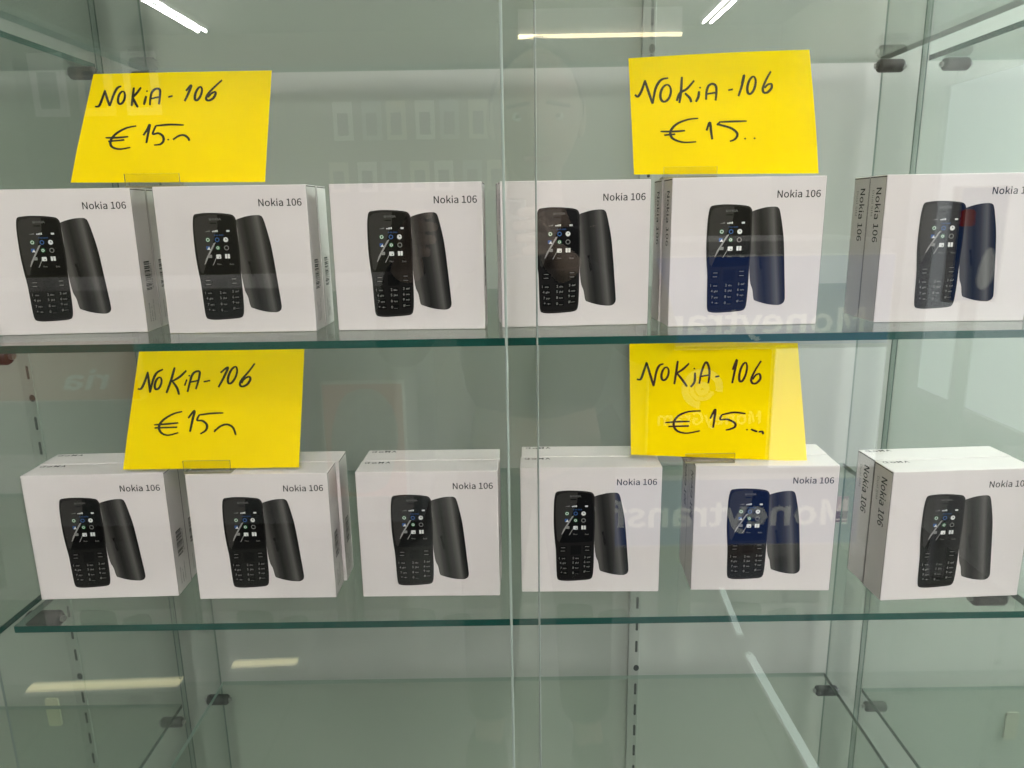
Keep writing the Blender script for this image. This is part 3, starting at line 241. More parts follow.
# ------------------------------------------------------------------ room
x0, x1, y0, y1, z0, z1 = ROOM
def slab(name, a, mats, bev=0):
    bm = bmesh.new(); box(bm, *a); o = mesh_obj(name, bm, mats); return tag(o, kind='structure')
def tiles(name, col, grout, size, rough):
    m, nt, out = nodes(name)
    N = nt.nodes.new; L = nt.links.new
    tc = N('ShaderNodeTexCoord'); br = N('ShaderNodeTexBrick'); br.offset = 0
    br.inputs['Color1'].default_value = (*col, 1); br.inputs['Color2'].default_value = (*[c*0.93 for c in col], 1)
    br.inputs['Mortar'].default_value = (*grout, 1); br.inputs['Scale'].default_value = 1
    br.inputs['Mortar Size'].default_value = 0.004; br.inputs['Brick Width'].default_value = size; br.inputs['Row Height'].default_value = size
    L(tc.outputs['Object'], br.inputs['Vector'])
    b = N('ShaderNodeBsdfPrincipled'); b.inputs['Roughness'].default_value = rough
    L(br.outputs['Color'], b.inputs['Base Color']); L(b.outputs[0], out.inputs[0])
    return m
slab('floor', (x0-.1, x1+.1, y0-.1, y1+.1, -0.1, 0), tiles('grey_floor_tiles', (0.22, 0.23, 0.21), (0.1, 0.1, 0.09), 0.6, 0.15))
slab('ceiling', (x0-.1, x1+.1, y0-.1, y1+.1, z1, z1+.1), tiles('ceiling_tiles', (0.12, 0.12, 0.105), (0.07, 0.07, 0.06), 0.6, 0.8))
slab('wall_back', (x0-.1, x1+.1, y1, y1+.1, 0, z1), WALLB)
SHOPW = plain('olive_shop_wall', (0.155, 0.148, 0.095), 0.7, noise=0.05, scale=2)
slab('wall_front', (x0-.1, x1+.1, y0-.1, y0, 0, z1), SHOPW)
slab('wall_left', (x0-.1, x0, y0, y1, 0, z1), SHOPW)
WHITEW = plain('white_shop_wall', (0.65, 0.67, 0.64), 0.6)
slab('wall_right', (XW, XW+.1, -2.0, y1, 0, z1), WHITEW)
slab('wall_right_return', (XW, x1, -2.1, -2.0, 0, z1), SHOPW)
slab('wall_right_far', (x1, x1+.1, y0, -2.0, 0, z1), SHOPW)

# ------------------------------------------------------------------ glass display
def sheet(name, a, edge, glass, label, cat, group=None, thin=2, edge_override=None):
    """glass sheet: the two large faces are glass, the four cut edges have the edge colour; thin = axis of its thickness"""
    bm = bmesh.new(); fs = box(bm, *a)
    for i, f in enumerate(fs):
        ax = i//2
        f.material_index = 0 if ax == thin else 1
    mats = [glass, edge]
    if edge_override:
        for i, m in edge_override.items():
            mats.append(m); fs[i].material_index = len(mats)-1
    return tag(mesh_obj(name, bm, mats), label, cat, group)
TH = 0.0062
G = 'glass shelves of the display cabinet'
T4 = plain('shelf_rear_edge', (0.22, 0.265, 0.235), 0.4)
for z, lab in ((Z_TOP, 'clear glass shelf above the two upper yellow price notes'),
               (Z_UP, 'glass shelf with dark green edge carrying the upper row of phone cartons'),
               (Z_LOW, 'glass shelf with dark green edge carrying the lower row of phone cartons'),
               (Z_BOT, 'empty glass shelf low in the cabinet below both rows of cartons')):
    sheet('glass_shelf', (XL, XR, YF, YR, z-TH, z), EDGE, SHELF, lab, 'shelf', G, edge_override={0: EDGE_G, 1: EDGE_G, 3: T4})
GN = 'glass shelves of the cabinets on either side'
NL, NR = -0.498, 0.506
for (a, b), z, lab in (((NR, 1.35), EYE+.1755, 'high glass shelf of the cabinet to the right, by the round black clip'),
                       ((NR, 1.35), EYE-.691, 'low glass shelf of the cabinet to the right'),
                       ((-1.4, NL), EYE+.1815, 'high glass shelf of the cabinet to the left, beside the upper left note'),
                       ((-1.4, -.478), EYE-.366, 'middle glass shelf of the cabinet to the left, behind the lower left carton'),
                       ((-1.4, NL), EYE-.7, 'low glass shelf of the cabinet to the left')):
    sheet('glass_shelf', (a, b, YF, YR, z-TH, z), EDGE, SHELF, lab, 'shelf', GN, edge_override={3: T4})
CAB_Z0, CAB_Z1 = 0.30, 2.0
GP = 'upright glass side panels'
def side_panel(xa, xb, yf, label, split=False):
    o = sheet('glass_side_panel', (xa, xb, yf, YR, CAB_Z0, CAB_Z1), EDGE_G, SIDE, label, 'glass panel', GP, thin=0,
              edge_override={3: T4} if split else None)
    if split:                                    # dark arrises on either side of the polished rear edge
        for q in (xa, xb-.0013):
            bm = bmesh.new(); box(bm, q, q+.0013, YR, YR+.0004, CAB_Z0, CAB_Z1); mesh_obj('arris', bm, EDGE, o)
side_panel(XL-.0045, XL-.0022, .546, 'upright glass side panel at the left end of the carton shelves')
side_panel(XR+.0022, XR+.0045, .546, 'upright glass side panel at the right end of the carton shelves')
side_panel(NL+.001, NL+.009, .58, 'upright glass side panel of the neighbouring cabinet on the left', True)
side_panel(NR-.009, NR-.001, .58, 'upright glass side panel of the neighbouring cabinet on the right', True)
# sliding doors: the right one runs in the front track and overlaps the left one
sheet('sliding_glass_door', (-0.0055, 1.35, .5290, .5340, CAB_Z0, CAB_Z1), EDGE_L, DOOR, 'right sliding glass door, its pale edge runs down the middle', 'glass door', 'sliding glass doors', thin=1)
bm = bmesh.new(); box(bm, -.0058, -.0038, .5287, .5343, CAB_Z0, CAB_Z1, bevel=.0006); mesh_obj('polished_edge', bm, EDGE_L, [o for o in COL.objects if o.name.startswith('sliding_glass_door')][-1])
sheet('sliding_glass_door', (-1.4, 0.0185, .5370, .5420, CAB_Z0, CAB_Z1), EDGE_G, DOOR, 'left sliding glass door, its grey edge crosses the fourth carton', 'glass door', 'sliding glass doors', thin=1)
bm = bmesh.new(); box(bm, .0174, .0188, .5367, .5423, CAB_Z0, CAB_Z1, bevel=.0005); mesh_obj('polished_edge', bm, plain('grey_door_edge', (0.24, 0.27, 0.25), 0.3), [o for o in COL.objects if o.name.startswith('sliding_glass_door.001')][-1])
# plinth and rails of the cabinet: aluminium tracks above and below the frame
ALU = plain('brushed_aluminium', (0.6, 0.6, 0.6), 0.35, metal=1)
for z, lab in ((CAB_Z0-.03, 'aluminium bottom track under the sliding glass doors'), (CAB_Z1, 'aluminium top track over the sliding glass doors')):
    bm = bmesh.new(); box(bm, -1.4, 1.35, .522, .549, z, z+.03, bevel=.002); tag(mesh_obj('door_track', bm, ALU), lab, 'door track', 'door tracks')
bm = bmesh.new(); box(bm, -1.4, 1.35, .522, y1-.002, 0.0, CAB_Z0-.031, bevel=.004)
tag(mesh_obj('cabinet_plinth', bm, plain('plinth_laminate', (0.35, 0.35, 0.33), 0.5)), 'grey laminate plinth under the glass cabinets', 'plinth')

# shelf clips: a rubber sleeve on a steel pin
def make_clip(x, y, z, lab, length=.031, r=.0075):
    e = empty('shelf_clip', (x, y, z), lab, 'shelf clip', 'rubber shelf clips')
    bm = bmesh.new(); n = 20; L = length
    prof = [(-L/2, r*.55), (-L/2+.001, r*.85), (-L/2+.003, r), (L/2-.003, r), (L/2-.001, r*.85), (L/2, r*.55)]
    rings = [[bm.verts.new((px, pr*math.cos(2*math.pi*i/n), pr*math.sin(2*math.pi*i/n))) for i in range(n)] for px, pr in prof]
    for a, b in zip(rings, rings[1:]):
        for i in range(n): bm.faces.new((a[i], a[(i+1)%n], b[(i+1)%n], b[i]))
    bm.faces.new(rings[0][::-1]); bm.faces.new(rings[-1])
    bmesh.ops.recalc_face_normals(bm, faces=bm.faces)
    mesh_obj('rubber_sleeve', bm, RUBBER, e, smooth=False)
    bm = bmesh.new(); tube(bm, (-L/2-.003, 0, 0), (L/2+.003, 0, 0), r*.4, seg=12); mesh_obj('pin', bm, STEEL, e)
    return e
cy = YR-.022
make_clip(XR+.002, cy, Z_TOP-TH-.0078, 'black rubber clip under the top shelf, beside the upper right note')
make_clip(NR+.021, cy, EYE+.1755-TH-.0078, 'grey rubber clip in the right neighbouring cabinet, near the top')
make_clip(XR-.005, cy, Z_BOT-TH-.0078, 'black rubber clip under the right corner of the empty low shelf')
make_clip(NR+.010, cy, EYE-.691-TH-.0078, 'grey rubber clip in the right neighbouring cabinet, near the bottom')
make_clip(XL+.000, cy, Z_BOT-TH-.0078, 'black rubber clip under the left corner of the empty low shelf')
make_clip(NL-.006, cy, EYE-.7-TH-.0078, 'grey rubber clip in the left neighbouring cabinet, near the bottom')
make_clip(XL+.004, cy, Z_TOP-TH-.0078, 'dark rubber clip under the top shelf, above the upper left note')
make_clip(NL-.004, cy, EYE+.1815-TH-.0078, 'grey rubber clip left of the upper left note')
make_clip(XL+.002, YF+.036, Z_LOW-TH-.0078, 'dark rubber clip under the front left corner of the lower carton shelf')
make_clip(XR-.012, YF+.048, Z_LOW-TH-.0078, 'dark rubber clip under the front right corner of the lower carton shelf')
make_clip(XL+.000, YF+.032, Z_UP-TH-.0078, 'black rubber clip under the left end of the upper carton shelf')

# slotted uprights on the back wall
def upright(x, lab):
    e = empty('slotted_upright', (x, WALL_Y, 0.3), lab, 'upright', 'slotted wall uprights')
    bm = bmesh.new(); box(bm, -.0085, .0085, -.004, -.0002, 0, 1.9, bevel=.001)
    zh = EYE-.674-.3; k = -16
    while zh+k*.0362 < 1.86:
        z = zh+k*.0362
        if z > .04:
            if k % 12 == 0: shape(bm, [(4+4.2*math.cos(t*math.pi/8), z*1e3+5.2*math.sin(t*math.pi/8)) for t in range(16)], -.0043, 1)
            else: shape(bm, rrect(1.7, z*1e3-9.5, 5.3, z*1e3+9.5, 1.2, 2), -.0043, 1)
        k += 1
    mesh_obj('channel', bm, [UPR, SLOT], e)
upright(.1745, 'slotted grey wall upright behind the middle of the cabinet')
upright(-.668, 'slotted grey wall upright behind the left neighbouring cabinet')
# finger plates low on the back wall
for x, z, lab, c in ((-.715, EYE-.737, 'small beige finger plate low on the left', (0.58, 0.56, 0.42)), (.762, EYE-.787, 'small green grey finger plate low on the right', (0.40, 0.38, 0.32))):
    bm = bmesh.new(); r = bmesh.new(); r.free()
    pts = rrect(-10, -24, 10, 24, 4, 4)
    a = [bm.verts.new((p[0]*1e-3, -.003, p[1]*1e-3)) for p in pts]; b = [bm.verts.new((p[0]*1e-3, 0, p[1]*1e-3)) for p in pts]
    bm.faces.new(a); bm.faces.new(b[::-1])
    for i in range(len(a)): bm.faces.new((a[i], b[i], b[(i+1)%len(a)], a[(i+1)%len(a)]))
    bmesh.ops.recalc_face_normals(bm, faces=bm.faces)
    o = mesh_obj('finger_plate', bm, plain('plate_%s' % ('beige' if x < 0 else 'green'), c, 0.5)); o.location = (x, WALL_Y-.0002, z)
    tag(o, lab, 'finger plate', 'finger plates on the back wall')
# small pink sticker on the back wall, seen between the fifth and sixth lower cartons
bm = bmesh.new(); box(bm, -.0088, .0088, -.0006, 0, -.020, .020)
o = mesh_obj('pink_sticker', bm, plain('pale_pink_label', (0.50, 0.33, 0.36), 0.6)); o.location = (.469, WALL_Y-.0001, EYE-.424)
tag(o, 'small pink and plum sticker right of the fifth lower carton', 'sticker')
bm = bmesh.new(); box(bm, -.0088, .0088, -.0010, -.0007, -.014, -.002); mesh_obj('plum_band', bm, plain('plum_print', (0.10, 0.03, 0.07), 0.6), o)
bm = bmesh.new(); box(bm, -.0088, .0088, -.0010, -.0007, -.019, -.0165); mesh_obj('plum_line', bm, plain('plum_print', (0.10, 0.03, 0.07), 0.6), o)

# ------------------------------------------------------------------ phone cartons
L1 = -0.00015
def make_carton():
    bm = bmesh.new(); box(bm, -BW/2, BW/2, 0, BD, 0, BH, bevel=.0007)
    o = mesh_obj('phone_box', bm, CARD)
    X, Z = Vector((1, 0, 0)), Vector((0, 0, 1))
    t0, t1, t2 = ART['title']
    bm = bmesh.new(); letter(bm, 'Nokia 106', (t0[0]*1e-3, L1, t0[1]*1e-3-.0000), X, Z, width=(t1[0]-t0[0])*1e-3, cap=.0056)
    mesh_obj('title_text', bm, INK, o)
    # picture of the phone's rear cover, lies behind the front phone
    bm = bmesh.new(); shape(bm, catmull(ART['back'], 3, True), L1)
    rp = mesh_obj('rear_phone_picture', bm, REAR_P, o)
    a, b = ART['nokback']; d = Vector((b[0]-a[0], 0, b[1]-a[1])); w = d.length*1e-3; d.normalize()
    bm = bmesh.new(); letter(bm, 'NOKIA', (a[0]*1e-3, L1*1.6, a[1]*1e-3), d, Vector((-d.z, 0, d.x)), width=w, cap=.0019)
    mesh_obj('rear_logo', bm, SCREEN, rp)
    # picture of the phone's front
    bm = bmesh.new(); shape(bm, catmull(ART['front'], 3, True), L1*2, 0)
    pts = ART['front']; c = Vector((sum(p[0] for p in pts)/len(pts), sum(p[1] for p in pts)/len(pts)))
    shape(bm, [tuple(c+(Vector(p)-c)*.965) for p in catmull(pts, 3, True)], L1*3, 1)
    fp = mesh_obj('front_phone_picture', bm, [RIM, BODY], o)
    y = L1*4
    bm = bmesh.new(); shape(bm, catmull(ART['glass'], 3, True), y, 0)
    shape(bm, ART['shine'], y+L1, 1)
    for s in ('streak', 'streak2'): shape(bm, ART[s], y+L1*2, 2)
    I = ART['icons']; y2 = y+L1*3
    disc(bm, I[0], 1.9, y2, 4); ring(bm, I[0], 1.2, .5, y2+L1, 3, 10)
    ring(bm, I[1], 1.5, .7, y2, 5); disc(bm, I[2], 2.0, y2, 3); shape(bm, rrect(I[2][0]-.2, I[2][1]-.1, I[2][0]+.9, I[2][1]+.3, .1, 1), y2+L1, 0); shape(bm, rrect(I[2][0]-.2, I[2][1]-.1, I[2][0]+.2, I[2][1]+1.2, .1, 1), y2+L1, 0)
    shape(bm, rrect(I[3][0]-1.8, I[3][1]-1.4, I[3][0]+1.2, I[3][1]+1.4, .4, 2), y2, 5); shape(bm, [(I[3][0]-1.2, I[3][1]-1.5), (I[3][0]+1.6, I[3][1]-1.5), (I[3][0]+.6, I[3][1]+.8)], y2+L1, 3)
    disc(bm, I[4], 1.8, y2, 4); ring(bm, I[4], .9, .5, y2+L1, 3, 10)
    ring(bm, I[5], 1.7, .6, y2, 6)
    shape(bm, rrect(I[6][0]-1.5, I[6][1]-1.3, I[6][0]+1.5, I[6][1]+1.3, .4, 2), y2, 6)
    shape(bm, rrect(I[7][0]-2.0, I[7][1]-1.7, I[7][0]+2.0, I[7][1]+1.7, .6, 2), y2, 3); disc(bm, (I[7][0]+.6, I[7][1]-.6), .6, y2+L1, 6, 8)
    shape(bm, rrect(I[8][0]-2.0, I[8][1]-1.8, I[8][0]-.2, I[8][1]+1.8, .3, 2), y2, 3); shape(bm, rrect(I[8][0]+.2, I[8][1]-1.8, I[8][0]+2.0, I[8][1]+1.8, .3, 2), y2, 3)
    s = ART['signal']
    for k in range(5): shape(bm, rrect(s[0][0]-1.5+k*.8, s[0][1]-.7, s[0][0]-1.0+k*.8, s[0][1]-.3+k*.22, .1, 1), y2, 6)
    for k in range(4): shape(bm, rrect(s[1][0]-2+k*1.2, s[1][1]-.8, s[1][0]-1.1+k*1.2, s[1][1]+.1+k*.25, .1, 1), y2, 3)
    shape(bm, rrect(s[2][0]-1.4, s[2][1]-.7, s[2][0]+1.2, s[2][1]+.7, .2, 1), y2, 3)
    for k, p in enumerate(ART['words']):
        letter(bm, ('Menu', 'Exit')[k], ((p[0]-1.7)*1e-3, y2, (p[1]-.6)*1e-3), X, Z, width=.0034, cap=.0013, mi=6)
    letter(bm, '10:00', (-.0155, y2, .0805), X, Z, width=.0075, cap=.0011, mi=5)
    n0, n1 = ART['nokia']
    letter(bm, 'NOKIA', (n0[0]*1e-3, y2, (n0[1]-1.0)*1e-3), X, Z, width=(n1[0]-n0[0])*1e-3, cap=.0017, mi=7)
    e0, e1 = ART['ear']; shape(bm, rrect(e0[0], e1[1]-.5, e1[0]+.5, e1[1]+.4, .4, 2), y2, 0)
    mesh_obj('phone_screen', bm, [SCREEN, SHINE, STREAK, WHITE_P, GREEN_P, BLUE_P, GREY_P, plain('logo_print', (0.10, 0.098, 0.095), 0.5, spec=0.1)], fp)
    bm = bmesh.new()
    shape(bm, ART['navi'], y, 0)
    sk = ART['softk']
    for k in range(4):
        px, pz = sk[k]; shape(bm, rrect(px-3.8, pz-1.2, px+3.4, pz+1.5, .5, 2), y, 0)
        shape(bm, rrect(px-2.2, pz-.1, px+1.6, pz+.35, .1, 1), y+L1, 1)
    caps = ['1 oo', '2 abc', '3 def', '4 ghi', '5 jkl', '6 mno', '7 pqrs', '8 tuv', '9 wxyz', '*  +', '0  _', '#  -']
    for k, p in enumerate(ART['keys']):
        shape(bm, rrect(p[0]-3.9, p[1]-1.9, p[0]+3.6, p[1]+2.0, .6, 2), y, 0)
        dg = caps[k].split(' ', 1)
        sl = Vector((1, 0, .08 if k % 3 == 2 else -.02)).normalized()
        letter(bm, dg[0], ((p[0]-3.0)*1e-3, y+L1, (p[1]-.9)*1e-3), sl, Z, cap=.0021, mi=1, bold=.02)
        letter(bm, dg[1].strip(), ((p[0]-.6)*1e-3, y+L1, (p[1]-.7)*1e-3), sl, Z, width=.0032, cap=.0015, mi=1, bold=.02)
    mesh_obj('keypad', bm, [KEYP, GREY_P], fp)
    # left side: model name reading downwards
    bm = bmesh.new(); sx = -BW/2+L1
    letter(bm, 'Nokia 106', (sx, .0165, .1105), (0, 0, -1), (0, -1, 0), width=.0445, cap=.0088, bold=.01)
    mesh_obj('side_title_text', bm, INK, o)
    bm = bmesh.new(); letter(bm, 'Dual SIM', (sx, .0235, .1085), (0, 0, -1), (0, -1, 0), width=.021, cap=.0033)
    mesh_obj('side_subtitle_text', bm, INK_G, o)
    # right side: bar code and small print reading upwards
    bm = bmesh.new(); sx = BW/2-L1; rnd = random.Random(7)
    z = .035
    while z < .0585:
        w = rnd.choice((.0004, .0007, .0011)); 
        vs = [bm.verts.new((sx, a, b)) for a, b in ((.0085, z), (.0195, z), (.0195, z+w), (.0085, z+w))]
        bm.faces.new(vs); z += w+rnd.choice((.0004, .0006, .001))
    letter(bm, '6438409021', (sx, .0225, .036), (0, 0, 1), (0, -1, 0), width=.021, cap=.0022)
    for k, wd in enumerate((.016, .012, .018)): letter(bm, ('EAN CODE', 'IMEI 1', 'MADE FOR EU')[k], (sx, .010+.0045*k, .008), (0, 0, 1), (0, -1, 0), width=wd, cap=.0018)
    mesh_obj('barcode_print', bm, INK, o)
    # top: small recycling and conformity marks near the left rear edge
    bm = bmesh.new(); zt = BH+.00015
    for k, s in enumerate(('CE', 'o', 'M', 'A')):
        letter(bm, s, (-.0585+.0062*k, BD-.0075, zt), (1, 0, 0), (0, 1, 0), width=.0048, cap=.0045, bold=.02)
    mesh_obj('top_marks', bm, INK, o)
    for sx, e in ((-BW/2, -1), (BW/2, 1)):
        bm = bmesh.new(); xx = sx+e*.0001
        for a in ((.0004, BD-.0004, BH-.0016, BH-.0007), (BD-.0009, BD-.0004, .0005, BH-.0006), (.0004, .0009, .0005, BH-.0006)):
            vs = [bm.verts.new((xx, p, q)) for p, q in ((a[0], a[2]), (a[1], a[2]), (a[1], a[3]), (a[0], a[3]))]
            bm.faces.new(vs if e > 0 else vs[::-1])
        mesh_obj('flap_seam', bm, SEAM, o)
    return o
carton = make_carton()
FRONT_ONLY = ('title_text', 'rear_phone_picture', 'front_phone_picture')
def copy_tree(o, parent=None, skip=()):
    c = o.copy(); COL.objects.link(c)
    if parent is not None: c.parent = parent
    for ch in list(o.children):
        if ch.name.split('.')[0] in skip: continue
        copy_tree(ch, c, skip)
    return c
where_up = ['at the left end of the upper shelf, below a note', 'second from the left on the upper shelf, under the yellow note',
            'third from the left on the upper shelf, right of the yellow note', 'fourth from the left on the upper shelf, crossed by the door edge',
            'fifth from the left on the upper shelf, under the upper right note', 'at the right end of the upper shelf, left side turned to view']
where_low = ['at the left end of the lower shelf, under the yellow note', 'second from the left on the lower shelf, right of the first',
             'third from the left on the lower shelf, between the two notes', 'fourth from the left on the lower shelf, crossed by the door edge',
             'fifth from the left on the lower shelf, under the lower right note', 'at the right end of the lower shelf, left side turned to view']
REAR_OFF = {0: (0, .0012, 0), 1: (.0005, .0012, 0), 3: (-.0014, .0012, 0), 4: (-.0015, .0012, 0), 5: (.0005, .0012, 0), 6: (-.001, .0014, 0),
            7: (.003, .0014, .004), 8: (.0005, .0014, 0), 9: (.001, .0014, 0), 10: (.0006, .0014, 0), 11: (.0008, .0014, 0)}
first = True
BOXPOS = []
for i, (sh, bx, by, ba) in enumerate(BOXES):
    zs = (Z_UP if sh == 1 else Z_LOW)+.0002
    where = (where_up+where_low)[i]
    g = 'phone cartons on the %s shelf' % ('upper' if sh == 1 else 'lower')
    if first: o = carton; first = False
    else: o = copy_tree(carton)
    o.location = (bx, by, zs); o.rotation_euler = (0, 0, ba)
    tag(o, 'white front carton %s' % where, 'phone box', g)
    BOXPOS.append((bx, by, zs, ba))
    if i in REAR_OFF:
        dx, dy, da = REAR_OFF[i]
        r = copy_tree(carton, skip=FRONT_ONLY)
        M = Matrix.Rotation(ba, 3, 'Z') @ Vector((dx, BD+dy, 0))
        r.location = (bx+M.x, by+M.y, zs); r.rotation_euler = (0, 0, ba+da)
        n = ('first', 'second', 'third', 'fourth', 'fifth', 'sixth')[i % 6]
        tag(r, 'white phone carton standing behind the %s carton from the left on the %s shelf' % (n, 'upper' if sh == 1 else 'lower'), 'phone box', g)

# ------------------------------------------------------------------ yellow price notes in clear holders
LEAN = math.radians(10)
CURL = [(-2.5, 0.0, 0.0), (0.0, -5.0, 1.0), (0, 0, -1.0), (1.5, 1.0, 0)]      # corner curl in mm: top left, top right, belly
note_lab = ['yellow handwritten price note standing on the first and second upper cartons', 'yellow handwritten price note standing on the fourth and fifth upper cartons',
            'yellow handwritten price note standing on the first and second lower cartons', 'yellow handwritten price note standing on the fourth and fifth lower cartons']
hold_lab = ['clear plastic card holder under the upper left yellow note', 'clear plastic card holder under the upper right yellow note',
            'clear plastic card holder under the lower left yellow note', 'clear plastic card holder under the lower right yellow note']
for i, nd in enumerate(NOTES):
    P = Vector(nd['P'])+Vector((0, 0, EYE)); TL, TR, BR, BL = [Vector(c) for c in nd['corner']]
    ctl, ctr, belly = CURL[i]
    def wav(s, t):            # local depth (mm, + is towards the back) of the gently bent sheet
        S = (s+80)/160; T = max(0, min(1, t/100))
        return -(ctl*(1-S)**2*T**2+ctr*S**2*T**2+belly*4*S*(1-S)*T) - max(0, 26-t)*.03*(-1) - .78
    bm = bmesh.new(); nu, nv = 20, 14; grid = {}
    for side in (0, 1):
        for a in range(nu+1):
            for b in range(nv+1):
                p = (BL*(1-a/nu)+BR*(a/nu))*(1-b/nv)+(TL*(1-a/nu)+TR*(a/nu))*(b/nv)
                grid[side, a, b] = bm.verts.new((p.x*1e-3, wav(p.x, p.y)*1e-3+side*.00025, p.y*1e-3))
    for a in range(nu):
        for b in range(nv):
            bm.faces.new((grid[0, a, b], grid[0, a+1, b], grid[0, a+1, b+1], grid[0, a, b+1]))
            bm.faces.new((grid[1, a, b], grid[1, a, b+1], grid[1, a+1, b+1], grid[1, a+1, b]))
    per = [(a, 0) for a in range(nu)]+[(nu, b) for b in range(nv)]+[(a, nv) for a in range(nu, 0, -1)]+[(0, b) for b in range(nv, 0, -1)]
    for k in range(len(per)):
        p, q = per[k], per[(k+1) % len(per)]
        bm.faces.new((grid[0, p[0], p[1]], grid[1, p[0], p[1]], grid[1, q[0], q[1]], grid[0, q[0], q[1]]))
    bmesh.ops.recalc_face_normals(bm, faces=bm.faces)
    note = mesh_obj('price_note', bm, PAPER, smooth=False)
    note.location = P; note.rotation_euler = (-LEAN, 0, 0)
    tag(note, note_lab[i], 'price note', 'yellow price notes')
    bm = bmesh.new()
    for st in nd['strokes']:
        if len(st) == 2 and (Vector(st[0])-Vector(st[1])).length < 2.2:          # a dot of the pen
            c = (Vector(st[0])+Vector(st[1]))/2
            vs = [bm.verts.new(((c.x+.85*math.cos(k*math.pi/5))*1e-3, wav(c.x, c.y)*1e-3-.00014, (c.y+.75*math.sin(k*math.pi/5))*1e-3)) for k in range(10)]
            bm.faces.new(vs); continue
        pts = catmull(st, 7)
        if len(pts) < 2: continue
        n = len(pts); prev = None
        for k, p in enumerate(pts):
            t = (pts[min(k+1, n-1)]-pts[max(k-1, 0)])
            if t.length < 1e-6: continue
            t.normalize(); nn = Vector((-t.y, t.x))
            w = .56+.30*math.sin(math.pi*min(1, (k+.3)/n)) + .26*abs(t.y)
            if len(st) == 2: w = .74
            cur = []
            for q in (p-nn*w, p+nn*w):
                cur.append(bm.verts.new((q.x*1e-3, wav(q.x, q.y)*1e-3-.00012, q.y*1e-3)))
            if prev:
                f = bm.faces.new((prev[0], cur[0], cur[1], prev[1]))
            prev = cur
    mesh_obj('handwriting', bm, PEN, note)
    # holder: base plate, upright lip in front of the note and a back rest
    (hx0, hy, hz1), (hx1, _, hz0) = nd['hold']
    zt = nd['zt']+EYE
    hd = empty('card_holder', ((hx0+hx1)/2, P.y, zt+.0003), hold_lab[i], 'card holder', 'clear card holders')
    w = (hx1-hx0)/2; top = hz1+EYE-zt-.0003
    def acr(name, a, thin):
        bm = bmesh.new(); fs = box(bm, *a)
        for k, f in enumerate(fs): f.material_index = 0 if k//2 == thin else 1
        return mesh_obj(name, bm, [ACRYL, ACRYL_E], hd)
    acr('base', (-w, w, -.0046, .012, 0, .0016), 2)
    acr('front_lip', (-w, w, -.0045, -.0033, .0016, top), 1)
    acr('back_rest', (-w, w, .0022, .0034, .0016, .011), 1)

# ------------------------------------------------------------------ camera
f, p, yw, rl = CAM['f'], CAM['pitch'], CAM['yaw'], CAM['roll']
fw = Vector((-math.sin(yw)*math.cos(p), math.cos(yw)*math.cos(p), -math.sin(p)))
rt = Vector((math.cos(yw), math.sin(yw), 0)); up = rt.cross(fw)
rt2 = rt*math.cos(rl)+up*math.sin(rl); up2 = -rt*math.sin(rl)+up*math.cos(rl)
cam = bpy.data.cameras.new('camera'); co = bpy.data.objects.new('camera', cam); COL.objects.link(co)
R = Matrix((rt2, up2, -fw)).transposed().to_4x4(); R.translation = (0, 0, EYE)
co.matrix_world = R
cam.sensor_width = 36; cam.lens = f/1024*36; cam.clip_start = 0.01; cam.clip_end = 50
sc.camera = co

# ------------------------------------------------------------------ the shop behind the viewer: lamps, counters, signs (most mirror in the door glass)
YM = 0.529                      # front face of the right door: the mirror plane
def my(d): return 2*YM-d        # true depth of a thing that mirrors at depth d
TUBE = emit('cool_tube_light', (1.0, 0.975, 0.965), 205.0)
WARM = emit('warm_strip_light', (1.0, 0.83, 0.50), 16.0)
FIXT = plain('lamp_housing', (0.75, 0.75, 0.74), 0.4)
def tube_lamp(x, ya, yb, label):
    e = empty('tube_lamp', (x, (ya+yb)/2, z1), label, 'ceiling lamp', 'fluorescent ceiling lamps')
    h = abs(yb-ya)/2
    bm = bmesh.new(); box(bm, -.08, .08, -h, h, -.05, -.001, bevel=.004); mesh_obj('housing', bm, FIXT, e)
    for s in (-.05, .05):
        bm = bmesh.new(); tube(bm, (s, -h+.03, -.075), (s, h-.03, -.075), .016, seg=12); mesh_obj('tube', bm, TUBE, e)
        bm = bmesh.new()
        for q in (-h+.015, h-.015): box(bm, s-.012, s+.012, q-.015, q+.015, -.09, -.05)
        mesh_obj('lamp_holder', bm, FIXT, e)
tube_lamp(2.50, my(10.0), my(8.3), 'twin tube ceiling lamp mirrored above the upper right note')
tube_lamp(2.52, my(8.1), my(6.6), 'second twin tube ceiling lamp of the right hand row')
tube_lamp(-3.85, my(10.0), my(8.3), 'twin tube ceiling lamp mirrored above the upper left note')
tube_lamp(-4.05, my(8.1), my(6.6), 'second twin tube ceiling lamp of the left hand row')
tube_lamp(-.20, -4.4, -3.0, 'added twin tube fill lamp, unseen, over the counters')  # this and the next three: unseen lamps added to light the carton fronts
tube_lamp(.70, -4.4, -3.0, 'added twin tube fill lamp, unseen, over the kiosk')
tube_lamp(-.20, -2.85, -1.45, 'added twin tube fill lamp, unseen, nearest the glass cabinet, left')
tube_lamp(.70, -2.85, -1.45, 'added twin tube fill lamp, unseen, nearest the glass cabinet, right')
def strip(xa, xb, y, z, label):
    e = empty('warm_light_strip', ((xa+xb)/2, y, z), label, 'light strip', 'warm light strips of the shop')
    h = (xb-xa)/2
    bm = bmesh.new(); box(bm, -h, h, -.03, 0, -.02, z1-z-.001); mesh_obj('channel', bm, FIXT, e)
    bm = bmesh.new(); tube(bm, (-h, .02, 0), (h, .02, 0), .024, seg=10); mesh_obj('diffuser', bm, WARM, e)
strip(.12, 2.08, my(9.5), EYE+2.04, 'warm light strip mirrored above the fourth upper carton')
